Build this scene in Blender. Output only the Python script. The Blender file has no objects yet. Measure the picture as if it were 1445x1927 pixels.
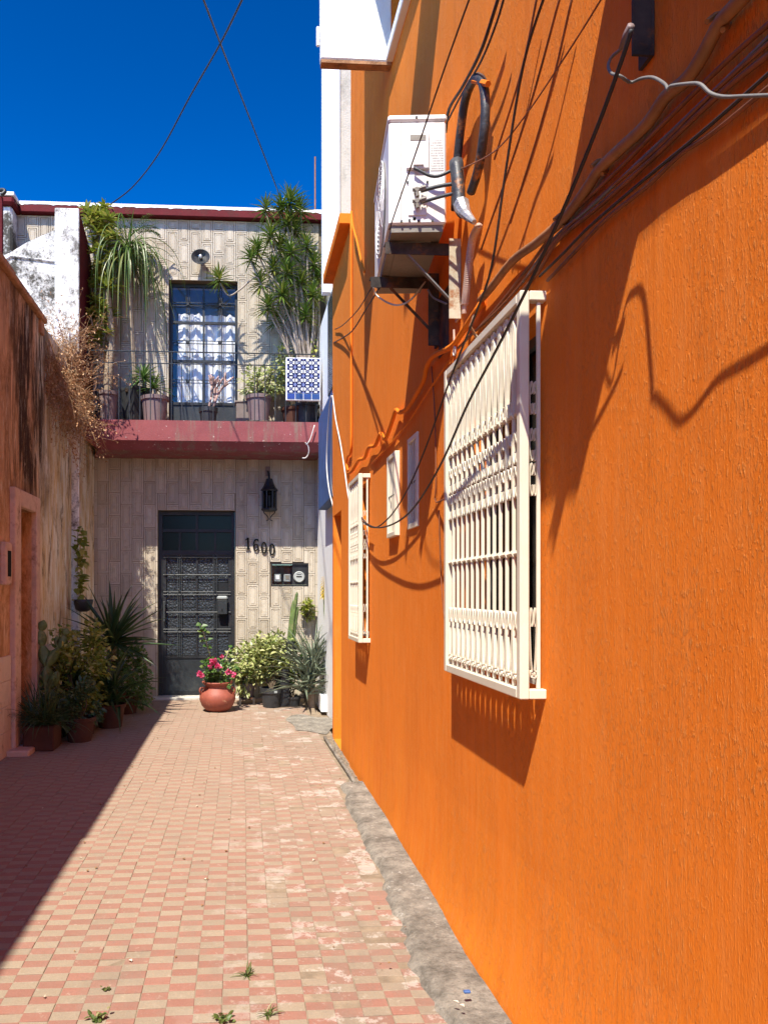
import bpy, math, random
from mathutils import Vector, Matrix, Euler
random.seed(7)
R = math.radians
scene = bpy.context.scene
col = scene.collection

# ------------------------------------------------------------------ camera, sky, sun, exposure
F_PX, PPX, PPY, W_PX, H_PX = 1447.0, 538.0, 1115.0, 1445.0, 1927.0
YAW = math.atan(88 / F_PX)
CAM_Z = 1.55
cam_d = bpy.data.cameras.new('camera')
cam = bpy.data.objects.new('camera', cam_d)
col.objects.link(cam)
cam.location = (0, 0, CAM_Z)
cam.rotation_euler = (R(90), 0, -YAW)
cam_d.sensor_fit = 'VERTICAL'
cam_d.sensor_height = 36.0
cam_d.lens = 36.0 * F_PX / H_PX
cam_d.shift_x = (W_PX / 2 - PPX) / H_PX
cam_d.shift_y = (PPY - H_PX / 2) / H_PX
cam_d.clip_start = 0.05
cam_d.clip_end = 2000
scene.camera = cam

SUN = Vector((-0.255, -0.57, 1.0)).normalized()          # towards the sun
elev = math.asin(SUN.z)
azim = math.atan2(SUN.x, SUN.y)
world = bpy.data.worlds.new('World')
scene.world = world
world.use_nodes = True
wn = world.node_tree
sky = wn.nodes.new('ShaderNodeTexSky')
sky.sky_type = 'NISHITA'
sky.sun_disc = False
sky.sun_elevation = elev
sky.sun_rotation = azim
sky.altitude = 400
sky.air_density = 1.0
sky.dust_density = 0.4
sky.ozone_density = 4.5
bg = wn.nodes['Background']
bg.inputs['Strength'].default_value = 0.053
grade_k = wn.nodes.new('ShaderNodeVectorMath'); grade_k.operation = 'SCALE'
grade_k.inputs['Scale'].default_value = 0.69
grade_g = wn.nodes.new('ShaderNodeGamma'); grade_g.inputs['Gamma'].default_value = 2.15      # the deep polarised blue of the whole sky
wn.links.new(sky.outputs[0], grade_k.inputs[0]); wn.links.new(grade_k.outputs[0], grade_g.inputs['Color'])
grade_s = wn.nodes.new('ShaderNodeHueSaturation'); grade_s.inputs['Saturation'].default_value = 1.08; grade_s.inputs['Hue'].default_value = 0.493; grade_s.inputs['Value'].default_value = 1.08
wn.links.new(grade_g.outputs[0], grade_s.inputs['Color']); wn.links.new(grade_s.outputs[0], bg.inputs['Color'])
sun_d = bpy.data.lights.new('sun', 'SUN')
sun_d.energy = 5.0
sun_d.angle = R(0.53)
sun_d.color = (1.0, 0.93, 0.80)
sun_o = bpy.data.objects.new('sun', sun_d)
col.objects.link(sun_o)
sun_o.rotation_euler = SUN.to_track_quat('Z', 'Y').to_euler()
vs = scene.view_settings
vs.view_transform = 'Standard'
vs.look = 'None'
vs.exposure = 0.95
vs.gamma = 1.0
vs.use_curve_mapping = False
scene.render.engine = 'CYCLES'
scene.cycles.max_bounces = 10
scene.cycles.diffuse_bounces = 8

# ------------------------------------------------------------------ measuring helpers
_c, _s = math.cos(YAW), math.sin(YAW)
def _ray(x, y):
    u = (x - PPX) / F_PX; v = (PPY - y) / F_PX
    return (u * _c + _s, _c - u * _s, v)
def atX(x, y, X):
    r = _ray(x, y); t = X / r[0]
    return Vector((X, r[1] * t, CAM_Z + r[2] * t))
def atY(x, y, Y):
    r = _ray(x, y); t = Y / r[1]
    return Vector((r[0] * t, Y, CAM_Z + r[2] * t))
def atZ(x, y, Z=0.0):
    r = _ray(x, y); t = (Z - CAM_Z) / r[2]
    return Vector((r[0] * t, r[1] * t, Z))

# ------------------------------------------------------------------ materials
class NT:
    def __init__(self, name):
        self.m = bpy.data.materials.new(name); self.m.use_nodes = True
        self.t = self.m.node_tree
        self.b = self.t.nodes['Principled BSDF']; self.out = self.t.nodes['Material Output']
    def n(self, ty, **kw):
        nd = self.t.nodes.new('ShaderNode' + ty)
        for k, v in kw.items(): setattr(nd, k, v)
        return nd
    def l(self, a, b): self.t.links.new(a, b)
    def pos(self, sc=(1, 1, 1)):
        g = self.n('NewGeometry'); mp = self.n('Mapping')
        mp.inputs['Scale'].default_value = sc
        self.l(g.outputs['Position'], mp.inputs['Vector'])
        return mp.outputs[0]
    def noise(self, vec, scale=5, detail=4, rough=0.55, dist=0.0):
        nd = self.n('TexNoise')
        nd.inputs['Scale'].default_value = scale; nd.inputs['Detail'].default_value = detail
        nd.inputs['Roughness'].default_value = rough; nd.inputs['Distortion'].default_value = dist
        self.l(vec, nd.inputs['Vector'])
        return nd.outputs[0]
    def ramp(self, fac, a, b, ca=0.0, cb=1.0):
        r = self.n('MapRange'); r.clamp = True
        r.inputs['From Min'].default_value = a; r.inputs['From Max'].default_value = b
        r.inputs['To Min'].default_value = ca; r.inputs['To Max'].default_value = cb
        self.l(fac, r.inputs['Value'])
        return r.outputs[0]
    def mix(self, fac, a, b, blend='MIX'):
        m = self.n('MixRGB'); m.blend_type = blend
        for sock, v in ((m.inputs[0], fac), (m.inputs[1], a), (m.inputs[2], b)):
            if hasattr(v, 'is_output'): self.l(v, sock)
            elif isinstance(v, (int, float)): sock.default_value = v if sock.type == 'VALUE' else (v, v, v, 1)
            else: sock.default_value = (*v[:3], 1)
        return m.outputs[0]
    def math(self, op, a, b=None):
        m = self.n('Math'); m.operation = op
        for i, v in enumerate((a, b)):
            if v is None: continue
            if hasattr(v, 'is_output'): self.l(v, m.inputs[i])
            else: m.inputs[i].default_value = v
        return m.outputs[0]
    def bump(self, h, dist=0.01, strength=1.0, prev=None):
        b = self.n('Bump'); b.inputs['Distance'].default_value = dist; b.inputs['Strength'].default_value = strength
        self.l(h, b.inputs['Height'])
        if prev is not None: self.l(prev, b.inputs['Normal'])
        return b.outputs[0]
    def setc(self, c):
        if hasattr(c, 'is_output'): self.l(c, self.b.inputs['Base Color'])
        else: self.b.inputs['Base Color'].default_value = (*c[:3], 1)
    def setn(self, n): self.l(n, self.b.inputs['Normal'])
    def rough(self, r):
        if hasattr(r, 'is_output'): self.l(r, self.b.inputs['Roughness'])
        else: self.b.inputs['Roughness'].default_value = r

def shade(c, k): return tuple(min(1, x * k) for x in c)

def plain(name, c, rough=0.6, metal=0.0, var=0.15, vscale=6.0, bscale=60.0, bdist=0.0015, dirt=None, dscale=4.0, dlo=0.52, dhi=0.7):
    t = NT(name)
    p = t.pos()
    nz = t.noise(p, vscale, 5, 0.6)
    c2 = t.mix(t.ramp(nz, 0.3, 0.7), shade(c, 1 - var), shade(c, 1 + var))
    if dirt:
        c2 = t.mix(t.ramp(t.noise(p, dscale, 8, 0.7), dlo, dhi), c2, dirt)
    t.setc(c2); t.rough(rough); t.b.inputs['Metallic'].default_value = metal
    if rough > 0.65: t.b.inputs['Specular IOR Level'].default_value = 0.15
    if bdist: t.setn(t.bump(t.noise(p, bscale, 4, 0.6), bdist))
    return t.m

def leafmat(name, a, b, c=None, rough=0.45, transl=0.3, vein=None):
    t = NT(name)
    g = t.n('NewGeometry')
    rnd = g.outputs['Random Per Island']
    cc = t.mix(rnd, a, b)
    if c is not None:
        wnz = t.n('TexWhiteNoise'); wnz.noise_dimensions = '1D'
        t.l(rnd, wnz.inputs['W'])
        cc = t.mix(t.ramp(wnz.outputs[0], 0.68, 0.8), cc, c)
    if vein is not None:
        cc = t.mix(t.ramp(t.noise(t.pos(), 38, 2, 0.5), 0.5, 0.6), cc, vein)
    t.setc(cc); t.rough(rough)
    tr = t.n('BsdfTranslucent'); t.l(cc, tr.inputs[0])
    mx = t.n('MixShader'); mx.inputs[0].default_value = transl
    t.l(t.b.outputs[0], mx.inputs[1]); t.l(tr.outputs[0], mx.inputs[2]); t.l(mx.outputs[0], t.out.inputs[0])
    return t.m

def glassmat(name, tint=(0.965, 0.97, 0.975), refl=0.07, rough=0.02):
    t = NT(name)
    tr = t.n('BsdfTransparent'); tr.inputs[0].default_value = (*tint, 1)
    gl = t.n('BsdfGlossy'); gl.inputs['Roughness'].default_value = rough
    lw = t.n('LayerWeight'); lw.inputs[0].default_value = 0.5
    mx = t.n('MixShader')
    t.l(t.ramp(t.math('POWER', lw.outputs['Facing'], 4.0), 0, 1, refl * 0.4, 0.45), mx.inputs[0])
    t.l(tr.outputs[0], mx.inputs[1]); t.l(gl.outputs[0], mx.inputs[2]); t.l(mx.outputs[0], t.out.inputs[0])
    return t.m

def stucco(name):
    t = NT(name)
    p = t.pos()
    big = t.noise(t.pos((0.9, 0.9, 0.45)), 1.6, 6, 0.6)
    st = t.noise(t.pos((1, 1, 0.12)), 26, 5, 0.65)
    fine = t.noise(t.pos((1, 1, 0.6)), 220, 4, 0.75)
    c1 = t.mix(t.ramp(big, 0.3, 0.72), (0.73, 0.182, 0.016), (0.86, 0.232, 0.021))
    c2 = t.mix(t.ramp(st, 0.45, 0.75, 0.0, 0.55), c1, (0.80, 0.27, 0.060))
    c3 = t.mix(t.ramp(t.noise(p, 3.1, 8, 0.75), 0.60, 0.78, 0, 0.5), c2, (0.55, 0.125, 0.012))
    # yellower towards the foot of the wall in ragged patches
    g = t.n('NewGeometry'); sx = t.n('SeparateXYZ'); t.l(g.outputs['Position'], sx.inputs[0])
    foot = t.math('MULTIPLY', t.ramp(sx.outputs[2], 0.1, 1.0, 1, 0), t.ramp(t.noise(t.pos((1, 1, 0.3)), 5, 6, 0.7), 0.4, 0.65))
    c4 = t.mix(t.math('MULTIPLY', foot, 0.4), c3, (0.82, 0.27, 0.016))
    grain = t.math('MULTIPLY', t.ramp(t.noise(t.pos((1, 1, 0.26)), 170, 4, 0.6, 0.25), 0.54, 0.66), t.ramp(t.noise(t.pos((1, 1, 0.35)), 4.5, 4, 0.6), 0.34, 0.60, 0.15, 0.5))
    c4 = t.mix(grain, c4, (0.90, 0.38, 0.11))  # torn grains are paler, and the light they catch is put into the colour
    drip = t.math('MULTIPLY', t.ramp(t.noise(t.pos((1, 1, 0.05)), 9, 6, 0.7), 0.56, 0.66), t.ramp(t.noise(p, 1.3, 4, 0.6), 0.45, 0.62))
    c4 = t.mix(t.math('MULTIPLY', drip, 0.38), c4, (0.45, 0.105, 0.012))
    t.setc(c4); t.rough(0.85); t.b.inputs['Specular IOR Level'].default_value = 0.12
    # combed render: long vertical ridges, short torn flakes, grain
    rid = t.noise(t.pos((1, 1, 0.06)), 130, 3, 0.65, 0.1)
    flake = t.ramp(t.noise(t.pos((1, 1, 0.26)), 170, 4, 0.6, 0.25), 0.52, 0.70)
    patch = t.ramp(t.noise(t.pos((1, 1, 0.35)), 4.5, 4, 0.6), 0.38, 0.66)
    h = t.math('ADD', t.math('MULTIPLY', rid, 0.45), t.math('MULTIPLY', t.math('MULTIPLY', flake, t.math('ADD', t.math('MULTIPLY', patch, 0.8), 0.3)), 1.25))
    h = t.math('ADD', h, t.math('MULTIPLY', fine, 0.35))
    pit = t.ramp(t.noise(t.pos((1, 1, 0.5)), 75, 3, 0.6), 0.64, 0.70)
    h = t.math('SUBTRACT', h, t.math('MULTIPLY', pit, 0.35))
    n1 = t.bump(h, 0.0030, 1.0)
    n2 = t.bump(big, 0.02, 0.5, n1)
    t.setn(n2)
    return t.m

def white_wall(name, c=(0.74, 0.74, 0.74), stain=(0.16, 0.155, 0.14), lo=0.55, hi=0.72, sc=3.0):
    t = NT(name)
    p = t.pos()
    a = t.noise(t.pos((1, 1, 0.7)), sc, 10, 0.75)
    b = t.noise(p, 40, 4, 0.7)
    m = t.ramp(t.math('ADD', a, t.math('MULTIPLY', t.math('SUBTRACT', b, 0.5), 0.25)), lo, hi)
    t.setc(t.mix(m, c, stain)); t.rough(0.9); t.b.inputs['Specular IOR Level'].default_value = 0.12
    t.setn(t.bump(t.noise(p, 45, 5, 0.65), 0.008, 0.8))
    return t.m

def old_plaster(name):
    # salmon wall: pink paint over ochre plaster, black-brown run-off streaks, pale lime streaks on the far stretch
    t = NT(name)
    g = t.n('NewGeometry'); sx = t.n('SeparateXYZ'); t.l(g.outputs['Position'], sx.inputs[0])
    Y, Z = sx.outputs[1], sx.outputs[2]
    p = t.pos()
    ragged = t.noise(t.pos((1, 1, 0.35)), 2.6, 8, 0.7)
    base = t.mix(t.ramp(t.noise(t.pos((1, 1, .55)), 3.2, 10, 0.78, .4), 0.44, 0.58), (0.62, 0.345, 0.19), (0.34, 0.165, 0.07))
    ochre = t.mix(t.ramp(t.noise(t.pos((1, 1, 0.22)), 8, 10, 0.78, 0.5), 0.42, 0.60), (0.62, 0.42, 0.20), (0.84, 0.78, 0.66))
    ochre = t.mix(t.ramp(t.noise(t.pos((1, 1, 0.3)), 5, 10, 0.8, 0.4), 0.53, 0.62, 0, 0.85), ochre, (0.13, 0.065, 0.025))
    far = t.ramp(t.math('ADD', Y, t.math('MULTIPLY', t.math('SUBTRACT', ragged, 0.5), 1.4)), 8.45, 8.75)
    c1 = t.mix(far, base, ochre)
    run = t.noise(t.pos((1, 1, 0.16)), 6.0, 10, 0.8, 0.6)
    runm = t.math('MULTIPLY', t.ramp(run, 0.40, 0.52), t.ramp(t.math('ADD', Z, t.math('MULTIPLY', ragged, 1.6)), 2.9, 3.6))
    near_end = t.math('MULTIPLY', t.ramp(Y, 7.2, 7.9), t.ramp(Y, 9.2, 8.7))
    c2 = t.mix(t.math('MULTIPLY', runm, t.math('ADD', t.math('MULTIPLY', near_end, 0.72), 0.25)), c1, (0.035, 0.016, 0.009))
    lime = t.ramp(t.noise(t.pos((1, 1, 0.16)), 14, 8, 0.78, 0.4), 0.56, 0.66)
    c3 = t.mix(t.math('MULTIPLY', lime, 0.65), c2, (0.74, 0.62, 0.48))
    t.setc(c3); t.rough(0.9); t.b.inputs['Specular IOR Level'].default_value = 0.12
    t.setn(t.bump(t.noise(t.pos((1, 1, 0.5)), 18, 8, 0.7), 0.02, 0.8))
    return t.m

def paver(name, a, b):
    t = NT(name)
    p = t.pos()
    oi = t.n('ObjectInfo'); g = t.n('NewGeometry')
    rnd = t.math('FRACT', t.math('ADD', oi.outputs['Random'], g.outputs['Random Per Island']))
    c = t.mix(rnd, a, b)
    c = t.mix(t.ramp(t.noise(p, 90, 4, 0.7), 0.35, 0.65, 0, 0.35), c, shade(a, 0.62))
    # grey grime and pale cement smears
    sx = t.n('SeparateXYZ'); t.l(g.outputs['Position'], sx.inputs[0])
    grime = t.ramp(t.noise(t.pos((1.4, 0.5, 1)), 2.3, 8, 0.7), 0.50, 0.72, 0, 0.65)
    right = t.ramp(sx.outputs[0], 0.0, 0.55, 0, 0.45)
    grime = t.math('ADD', grime, t.math('MULTIPLY', right, t.ramp(t.noise(t.pos((1.2, 0.35, 1)), 4.0, 9, 0.75), 0.42, 0.62)))
    c = t.mix(grime, c, (0.165, 0.135, 0.105))
    # one brownish tone evens out the pavers, stronger towards the far end
    even_tone = t.math('ADD', t.ramp(sx.outputs[1], 2.4, 5.5, 0.10, 0.55), t.ramp(t.noise(p, 5.5, 6, 0.7), 0.42, 0.62, 0, 0.12))
    c = t.mix(even_tone, c, (0.29, 0.218, 0.163))
    side = t.ramp(sx.outputs[0], -0.25, 0.4)
    cem = t.math('MULTIPLY', t.ramp(t.noise(p, 3.3, 10, 0.78), 0.535, 0.575), t.math('ADD', t.math('MULTIPLY', side, 0.5), 0.03))
    c = t.mix(cem, c, (0.47, 0.43, 0.385))
    worn = t.math('MULTIPLY', t.ramp(t.noise(p, 24, 5, 0.7), 0.60, 0.68), 0.45)
    c = t.mix(worn, c, (0.40, 0.34, 0.27))
    t.setc(c); t.rough(0.9); t.b.inputs['Specular IOR Level'].default_value = 0.12
    n1 = t.bump(t.noise(p, 130, 5, 0.7), 0.003, 0.8)
    t.setn(t.bump(t.noise(p, 14, 5, 0.6), 0.008, 0.6, n1))
    return t.m

def talavera(name):
    t = NT(name)
    tc = t.n('TexCoord'); sx = t.n('SeparateXYZ'); t.l(tc.outputs['Object'], sx.inputs[0])
    S = 0.105
    ax = t.math('ABSOLUTE', t.math('DIVIDE', sx.outputs[0], S)); az = t.math('ABSOLUTE', t.math('DIVIDE', sx.outputs[2], S))
    mx = t.math('MAXIMUM', ax, az); mn = t.math('MINIMUM', ax, az)
    petal = t.math('MULTIPLY', t.math('LESS_THAN', mn, t.math('ADD', t.math('MULTIPLY', mx, 0.42), 0.03)),
                   t.math('MULTIPLY', t.math('GREATER_THAN', mx, 0.17), t.math('LESS_THAN', mx, 0.45)))
    notch = t.math('MULTIPLY', t.math('LESS_THAN', mn, 0.045), t.math('LESS_THAN', mx, 0.33))
    petal = t.math('MULTIPLY', petal, t.math('SUBTRACT', 1.0, notch))
    corner = t.math('GREATER_THAN', t.math('ADD', ax, az), 0.86)
    c = t.mix(corner, (0.012, 0.016, 0.07), (0.12, 0.16, 0.42))
    c = t.mix(petal, c, (0.80, 0.80, 0.78))
    star = t.math('LESS_THAN', t.math('ADD', ax, az), 0.10)
    c = t.mix(star, c, (0.25, 0.28, 0.45))
    t.setc(c); t.rough(0.25)
    return t.m

MT = {}
MT['orange'] = stucco('orange_stucco')
MT['orange_flat'] = plain('orange_paint', (0.72, 0.18, 0.012), 0.7, var=0.12, dirt=(0.30, 0.10, 0.03), dlo=0.6, dhi=0.75)
MT['white'] = white_wall('white_render', (0.85, 0.86, 0.87), (0.62, 0.63, 0.65), 0.6, 0.9, 8)
MT['white_stained'] = white_wall('white_mould_stained', (0.70, 0.69, 0.66), (0.07, 0.065, 0.055), 0.445, 0.57, 2.4)
MT['white_worn'] = white_wall('white_worn_render', (0.74, 0.73, 0.70), (0.16, 0.15, 0.135), 0.50, 0.64, 3.4)
MT['beige_render'] = white_wall('grey_beige_render', (0.50, 0.47, 0.41), (0.30, 0.28, 0.24), 0.5, 0.75, 4)
MT['plaster'] = old_plaster('salmon_plaster')
MT['pink_stone'] = plain('pink_stone', (0.58, 0.38, 0.29), 0.85, var=0.2, vscale=5, bscale=30, bdist=0.006, dirt=(0.16, 0.08, 0.05), dscale=5)
MT['pink_tile'] = plain('pink_dado_tile', (0.62, 0.46, 0.37), 0.5, var=0.12, dirt=(0.24, 0.12, 0.07), dscale=6)
MT['brown_plaster'] = plain('brown_plaster', (0.36, 0.19, 0.10), 0.9, var=0.4, vscale=4, bscale=20, bdist=0.01, dirt=(0.09, 0.045, 0.025), dscale=5)
def facetile():
    t = NT('beige_relief_tile')
    p = t.pos()
    oi = t.n('ObjectInfo'); g = t.n('NewGeometry')
    rnd = t.math('FRACT', t.math('ADD', oi.outputs['Random'], g.outputs['Random Per Island']))
    c = t.mix(rnd, (0.43, 0.372, 0.29), (0.54, 0.48, 0.39))
    c = t.mix(t.ramp(t.noise(p, 9, 8, 0.75), 0.52, 0.72, 0, 0.6), c, (0.31, 0.25, 0.175))
    c = t.mix(t.ramp(t.noise(t.pos((1, 1, 0.12)), 7, 8, 0.75), 0.54, 0.70, 0, 0.45), c, (0.26, 0.215, 0.16))
    t.setc(c); t.rough(0.85); t.b.inputs['Specular IOR Level'].default_value = 0.2
    t.setn(t.bump(t.noise(p, 70, 5, 0.7), 0.004))
    return t.m
MT['face_tile'] = facetile()
MT['grout'] = plain('tile_grout', (0.17, 0.135, 0.095), 0.95)
MT['red'] = plain('red_paint', (0.115, 0.012, 0.016), 0.7, var=0.15, bscale=40, bdist=0.003, dirt=(0.09, 0.022, 0.02), dscale=5)
def balc():
    t = NT('pink_red_balcony')
    p = t.pos()
    c = t.mix(t.ramp(t.noise(p, 5, 5, 0.6), 0.3, 0.7), (0.205, 0.045, 0.050), (0.26, 0.062, 0.066))
    g = t.n('NewGeometry'); sx = t.n('SeparateXYZ'); t.l(g.outputs['Position'], sx.inputs[0])
    band = t.noise(t.pos((1, 1, 0.12)), 4.2, 5, 0.7)
    m = t.math('MULTIPLY', t.ramp(band, 0.50, 0.60), t.ramp(t.noise(p, 30, 5, 0.8), 0.35, 0.5))
    c = t.mix(t.math('MULTIPLY', m, 0.8), c, (0.19, 0.13, 0.10))
    c = t.mix(t.ramp(t.noise(p, 22, 3, 0.6), 0.66, 0.7), c, (0.5, 0.4, 0.36))
    t.setc(c); t.rough(0.8); t.setn(t.bump(t.noise(p, 40, 5, 0.65), 0.004))
    return t.m
MT['balcony'] = balc()
MT['white_edge'] = plain('white_roof_edge', (0.78, 0.76, 0.74), 0.7)
MT['iron'] = plain('black_iron', (0.010, 0.011, 0.013), 0.5, var=0.25, dirt=(0.025, 0.025, 0.025), dscale=6)
MT['iron_grey'] = plain('grey_iron', (0.04, 0.045, 0.048), 0.5, var=0.2)
MT['door_panel'] = plain('dark_steel_panel', (0.016, 0.02, 0.023), 0.5, var=0.3, vscale=3, dirt=(0.05, 0.052, 0.05), dscale=4)
MT['dark_glass'] = plain('dark_glass', (0.005, 0.006, 0.007), 0.22, bdist=0)
MT['dark_glass'].node_tree.nodes['Principled BSDF'].inputs['Specular IOR Level'].default_value = 0.12
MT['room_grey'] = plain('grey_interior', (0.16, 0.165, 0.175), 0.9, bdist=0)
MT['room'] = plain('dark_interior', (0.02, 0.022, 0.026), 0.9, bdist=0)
MT['glass'] = glassmat('window_glass')
MT['smoke_glass'] = glassmat('dark_transom_glass', (0.22, 0.24, 0.26), 0.03, 0.2)
def patglass():
    t = NT('patterned_glass')
    p = t.pos()
    v = t.n('TexVoronoi'); v.inputs['Scale'].default_value = 32; t.l(p, v.inputs['Vector'])
    t.setc((0.030, 0.036, 0.042)); t.rough(0.2)
    t.b.inputs['Specular IOR Level'].default_value = 0.5
    t.setn(t.bump(v.outputs[0], 0.014, 1.0))
    return t.m
MT['pat_glass'] = patglass()
MT['curtain'] = plain('white_curtain', (0.86, 0.86, 0.85), 0.9, var=0.03, bdist=0)
MT['cream'] = plain('cream_enamel', (0.70, 0.635, 0.50), 0.38, var=0.05, bscale=25, bdist=0.0006, dirt=(0.50, 0.53, 0.56), dscale=6.0, dlo=0.62, dhi=0.72)
MT['ac_white'] = plain('ac_white_enamel', (0.74, 0.73, 0.70), 0.4, var=0.03, bdist=0, dirt=(0.42, 0.35, 0.27), dscale=6, dlo=0.58, dhi=0.78)
MT['ac_grey'] = plain('ac_grey', (0.20, 0.185, 0.155), 0.6)
MT['rust_metal'] = plain('rusty_bracket', (0.055, 0.045, 0.04), 0.7, var=0.5, vscale=12, dirt=(0.22, 0.085, 0.03), dscale=14)
MT['rust_paint'] = plain('flaking_cream_bracket', (0.48, 0.42, 0.30), 0.6, var=0.2, vscale=10, dirt=(0.30, 0.12, 0.04), dscale=11, dlo=0.5, dhi=0.62)
MT['rubber'] = plain('black_rubber', (0.018, 0.018, 0.02), 0.55, var=0.3)
MT['insul'] = plain('grey_insulation_tape', (0.035, 0.037, 0.042), 0.5, var=0.3, vscale=10, bscale=22, bdist=0.006, dirt=(0.34, 0.13, 0.03), dscale=9, dlo=0.56, dhi=0.64)
MT['foil'] = plain('silver_tape', (0.50, 0.50, 0.50), 0.35, metal=0.7, var=0.3, vscale=20, bscale=30, bdist=0.01)
MT['wire_dark'] = plain('brown_black_cable', (0.035, 0.022, 0.018), 0.6)
MT['wire_brown'] = plain('painted_brown_cable', (0.22, 0.07, 0.022), 0.65, var=0.35, vscale=9, dirt=(0.10, 0.045, 0.02), dscale=7)
MT['wire_grey'] = plain('grey_cable', (0.15, 0.145, 0.14), 0.6)
MT['wire_pale'] = plain('pale_cable', (0.58, 0.54, 0.50), 0.5)
MT['conduit'] = plain('brown_painted_conduit', (0.28, 0.115, 0.035), 0.6, var=0.35, vscale=8, dirt=(0.10, 0.06, 0.025), dscale=6)
MT['hose'] = plain('pale_corrugated_hose', (0.52, 0.36, 0.27), 0.5, var=0.2)
MT['blue'] = plain('navy_blue_paint', (0.038, 0.095, 0.26), 0.65, var=0.25, vscale=4)
MT['paver_red'] = paver('red_paver', (0.305, 0.128, 0.096), (0.245, 0.105, 0.08))
MT['paver_tan'] = paver('tan_paver', (0.265, 0.215, 0.155), (0.32, 0.26, 0.188))
MT['sand'] = plain('joint_sand', (0.24, 0.185, 0.13), 0.95, var=0.3, vscale=9, bscale=80, bdist=0.004)
def concrete_mat():
    t = NT('worn_concrete')
    p = t.pos()
    c = t.mix(t.ramp(t.noise(p, 6.5, 10, 0.8), 0.38, 0.62), (0.13, 0.115, 0.096), (0.34, 0.305, 0.255))
    c = t.mix(t.ramp(t.noise(p, 45, 6, 0.75), 0.5, 0.66, 0, 0.5), c, (0.10, 0.09, 0.075))
    c = t.mix(t.ramp(t.noise(p, 19, 5, 0.7), 0.62, 0.68, 0, 0.7), c, (0.50, 0.47, 0.42))
    t.setc(c); t.rough(0.95); t.b.inputs['Specular IOR Level'].default_value = 0.12
    n1 = t.bump(t.noise(p, 90, 6, 0.75), 0.006)
    t.setn(t.bump(t.noise(p, 26, 8, 0.75), 0.014, 0.9, n1))
    return t.m
MT['concrete'] = concrete_mat()
MT['gravel'] = plain('gravel', (0.26, 0.22, 0.17), 0.9, var=0.5, vscale=30, bscale=60, bdist=0.02)
MT['terracotta'] = plain('terracotta', (0.27, 0.068, 0.042), 0.6, var=0.2, vscale=7, bscale=25, bdist=0.002, dirt=(0.52, 0.30, 0.18), dscale=10, dlo=0.60, dhi=0.7)
MT['clay_dark'] = plain('dull_clay', (0.085, 0.036, 0.024), 0.8, var=0.3, dirt=(0.05, 0.03, 0.022), dscale=6)
MT['mauve'] = plain('mauve_plastic', (0.19, 0.135, 0.13), 0.6, var=0.08, dirt=(0.27, 0.22, 0.205), dscale=5, dlo=0.6, dhi=0.8)
MT['black_plastic'] = plain('black_plastic', (0.028, 0.03, 0.033), 0.5, var=0.25, dirt=(0.08, 0.075, 0.07), dscale=7)
MT['grey_planter'] = plain('grey_brown_planter', (0.19, 0.155, 0.135), 0.8, var=0.15)
MT['soil'] = plain('soil', (0.05, 0.033, 0.022), 0.95, var=0.5, vscale=30, bscale=60, bdist=0.02)
MT['bark'] = plain('pale_bark', (0.30, 0.235, 0.17), 0.85, var=0.25, vscale=20, bscale=45, bdist=0.008)
MT['stem_grey'] = plain('grey_stem', (0.34, 0.28, 0.23), 0.8, var=0.25, vscale=20, bscale=40, bdist=0.004)
MT['bark_dark'] = plain('dark_stem', (0.10, 0.075, 0.05), 0.85, var=0.25, vscale=20)
MT['plumeria'] = plain('dry_pinkish_stem', (0.36, 0.24, 0.21), 0.85, var=0.35, vscale=14, bscale=40, bdist=0.006)
MT['dry'] = leafmat('dry_brown_twig', (0.42, 0.235, 0.115), (0.30, 0.15, 0.065), (0.56, 0.38, 0.22), 0.8, 0.1)
MT['dracaena'] = leafmat('dracaena_leaf', (0.055, 0.115, 0.016), (0.11, 0.18, 0.022), (0.20, 0.23, 0.04), 0.4, 0.25)
MT['ponytail'] = leafmat('ponytail_leaf', (0.065, 0.13, 0.022), (0.12, 0.18, 0.035), (0.22, 0.24, 0.08), 0.4, 0.3)
MT['green'] = leafmat('green_leaf', (0.05, 0.12, 0.022), (0.09, 0.17, 0.035), (0.15, 0.21, 0.05), 0.42, 0.3)
MT['yellowgreen'] = leafmat('yellow_green_leaf', (0.25, 0.28, 0.03), (0.14, 0.20, 0.03), (0.40, 0.38, 0.09), 0.45, 0.3)
MT['variegated'] = leafmat('variegated_leaf', (0.13, 0.19, 0.04), (0.26, 0.30, 0.08), (0.52, 0.52, 0.24), 0.4, 0.3, vein=(0.46, 0.47, 0.2))
MT['darkgreen'] = leafmat('dark_green_leaf', (0.028, 0.065, 0.022), (0.05, 0.095, 0.03), (0.10, 0.13, 0.04), 0.4, 0.2)
MT['aloe'] = leafmat('grey_green_aloe', (0.12, 0.15, 0.10), (0.18, 0.21, 0.14), (0.26, 0.25, 0.16), 0.5, 0.1)
MT['cactus'] = plain('cactus_green', (0.10, 0.15, 0.04), 0.55, var=0.35, vscale=16, bscale=60, bdist=0.003, dirt=(0.22, 0.22, 0.09), dscale=12)
MT['pink'] = leafmat('magenta_petal', (0.62, 0.03, 0.16), (0.75, 0.07, 0.22), (0.70, 0.16, 0.30), 0.6, 0.35)
MT['yellow'] = leafmat('yellow_flower', (0.62, 0.42, 0.03), (0.68, 0.50, 0.06), None, 0.6, 0.3)
MT['weed'] = leafmat('weed_leaf', (0.06, 0.11, 0.02), (0.13, 0.17, 0.04), (0.32, 0.29, 0.13), 0.5, 0.3)
MT['deadleaf'] = leafmat('dead_leaf', (0.30, 0.16, 0.05), (0.16, 0.08, 0.04), (0.58, 0.50, 0.40), 0.8, 0.1)
MT['talavera'] = talavera('talavera_tile')
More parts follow.
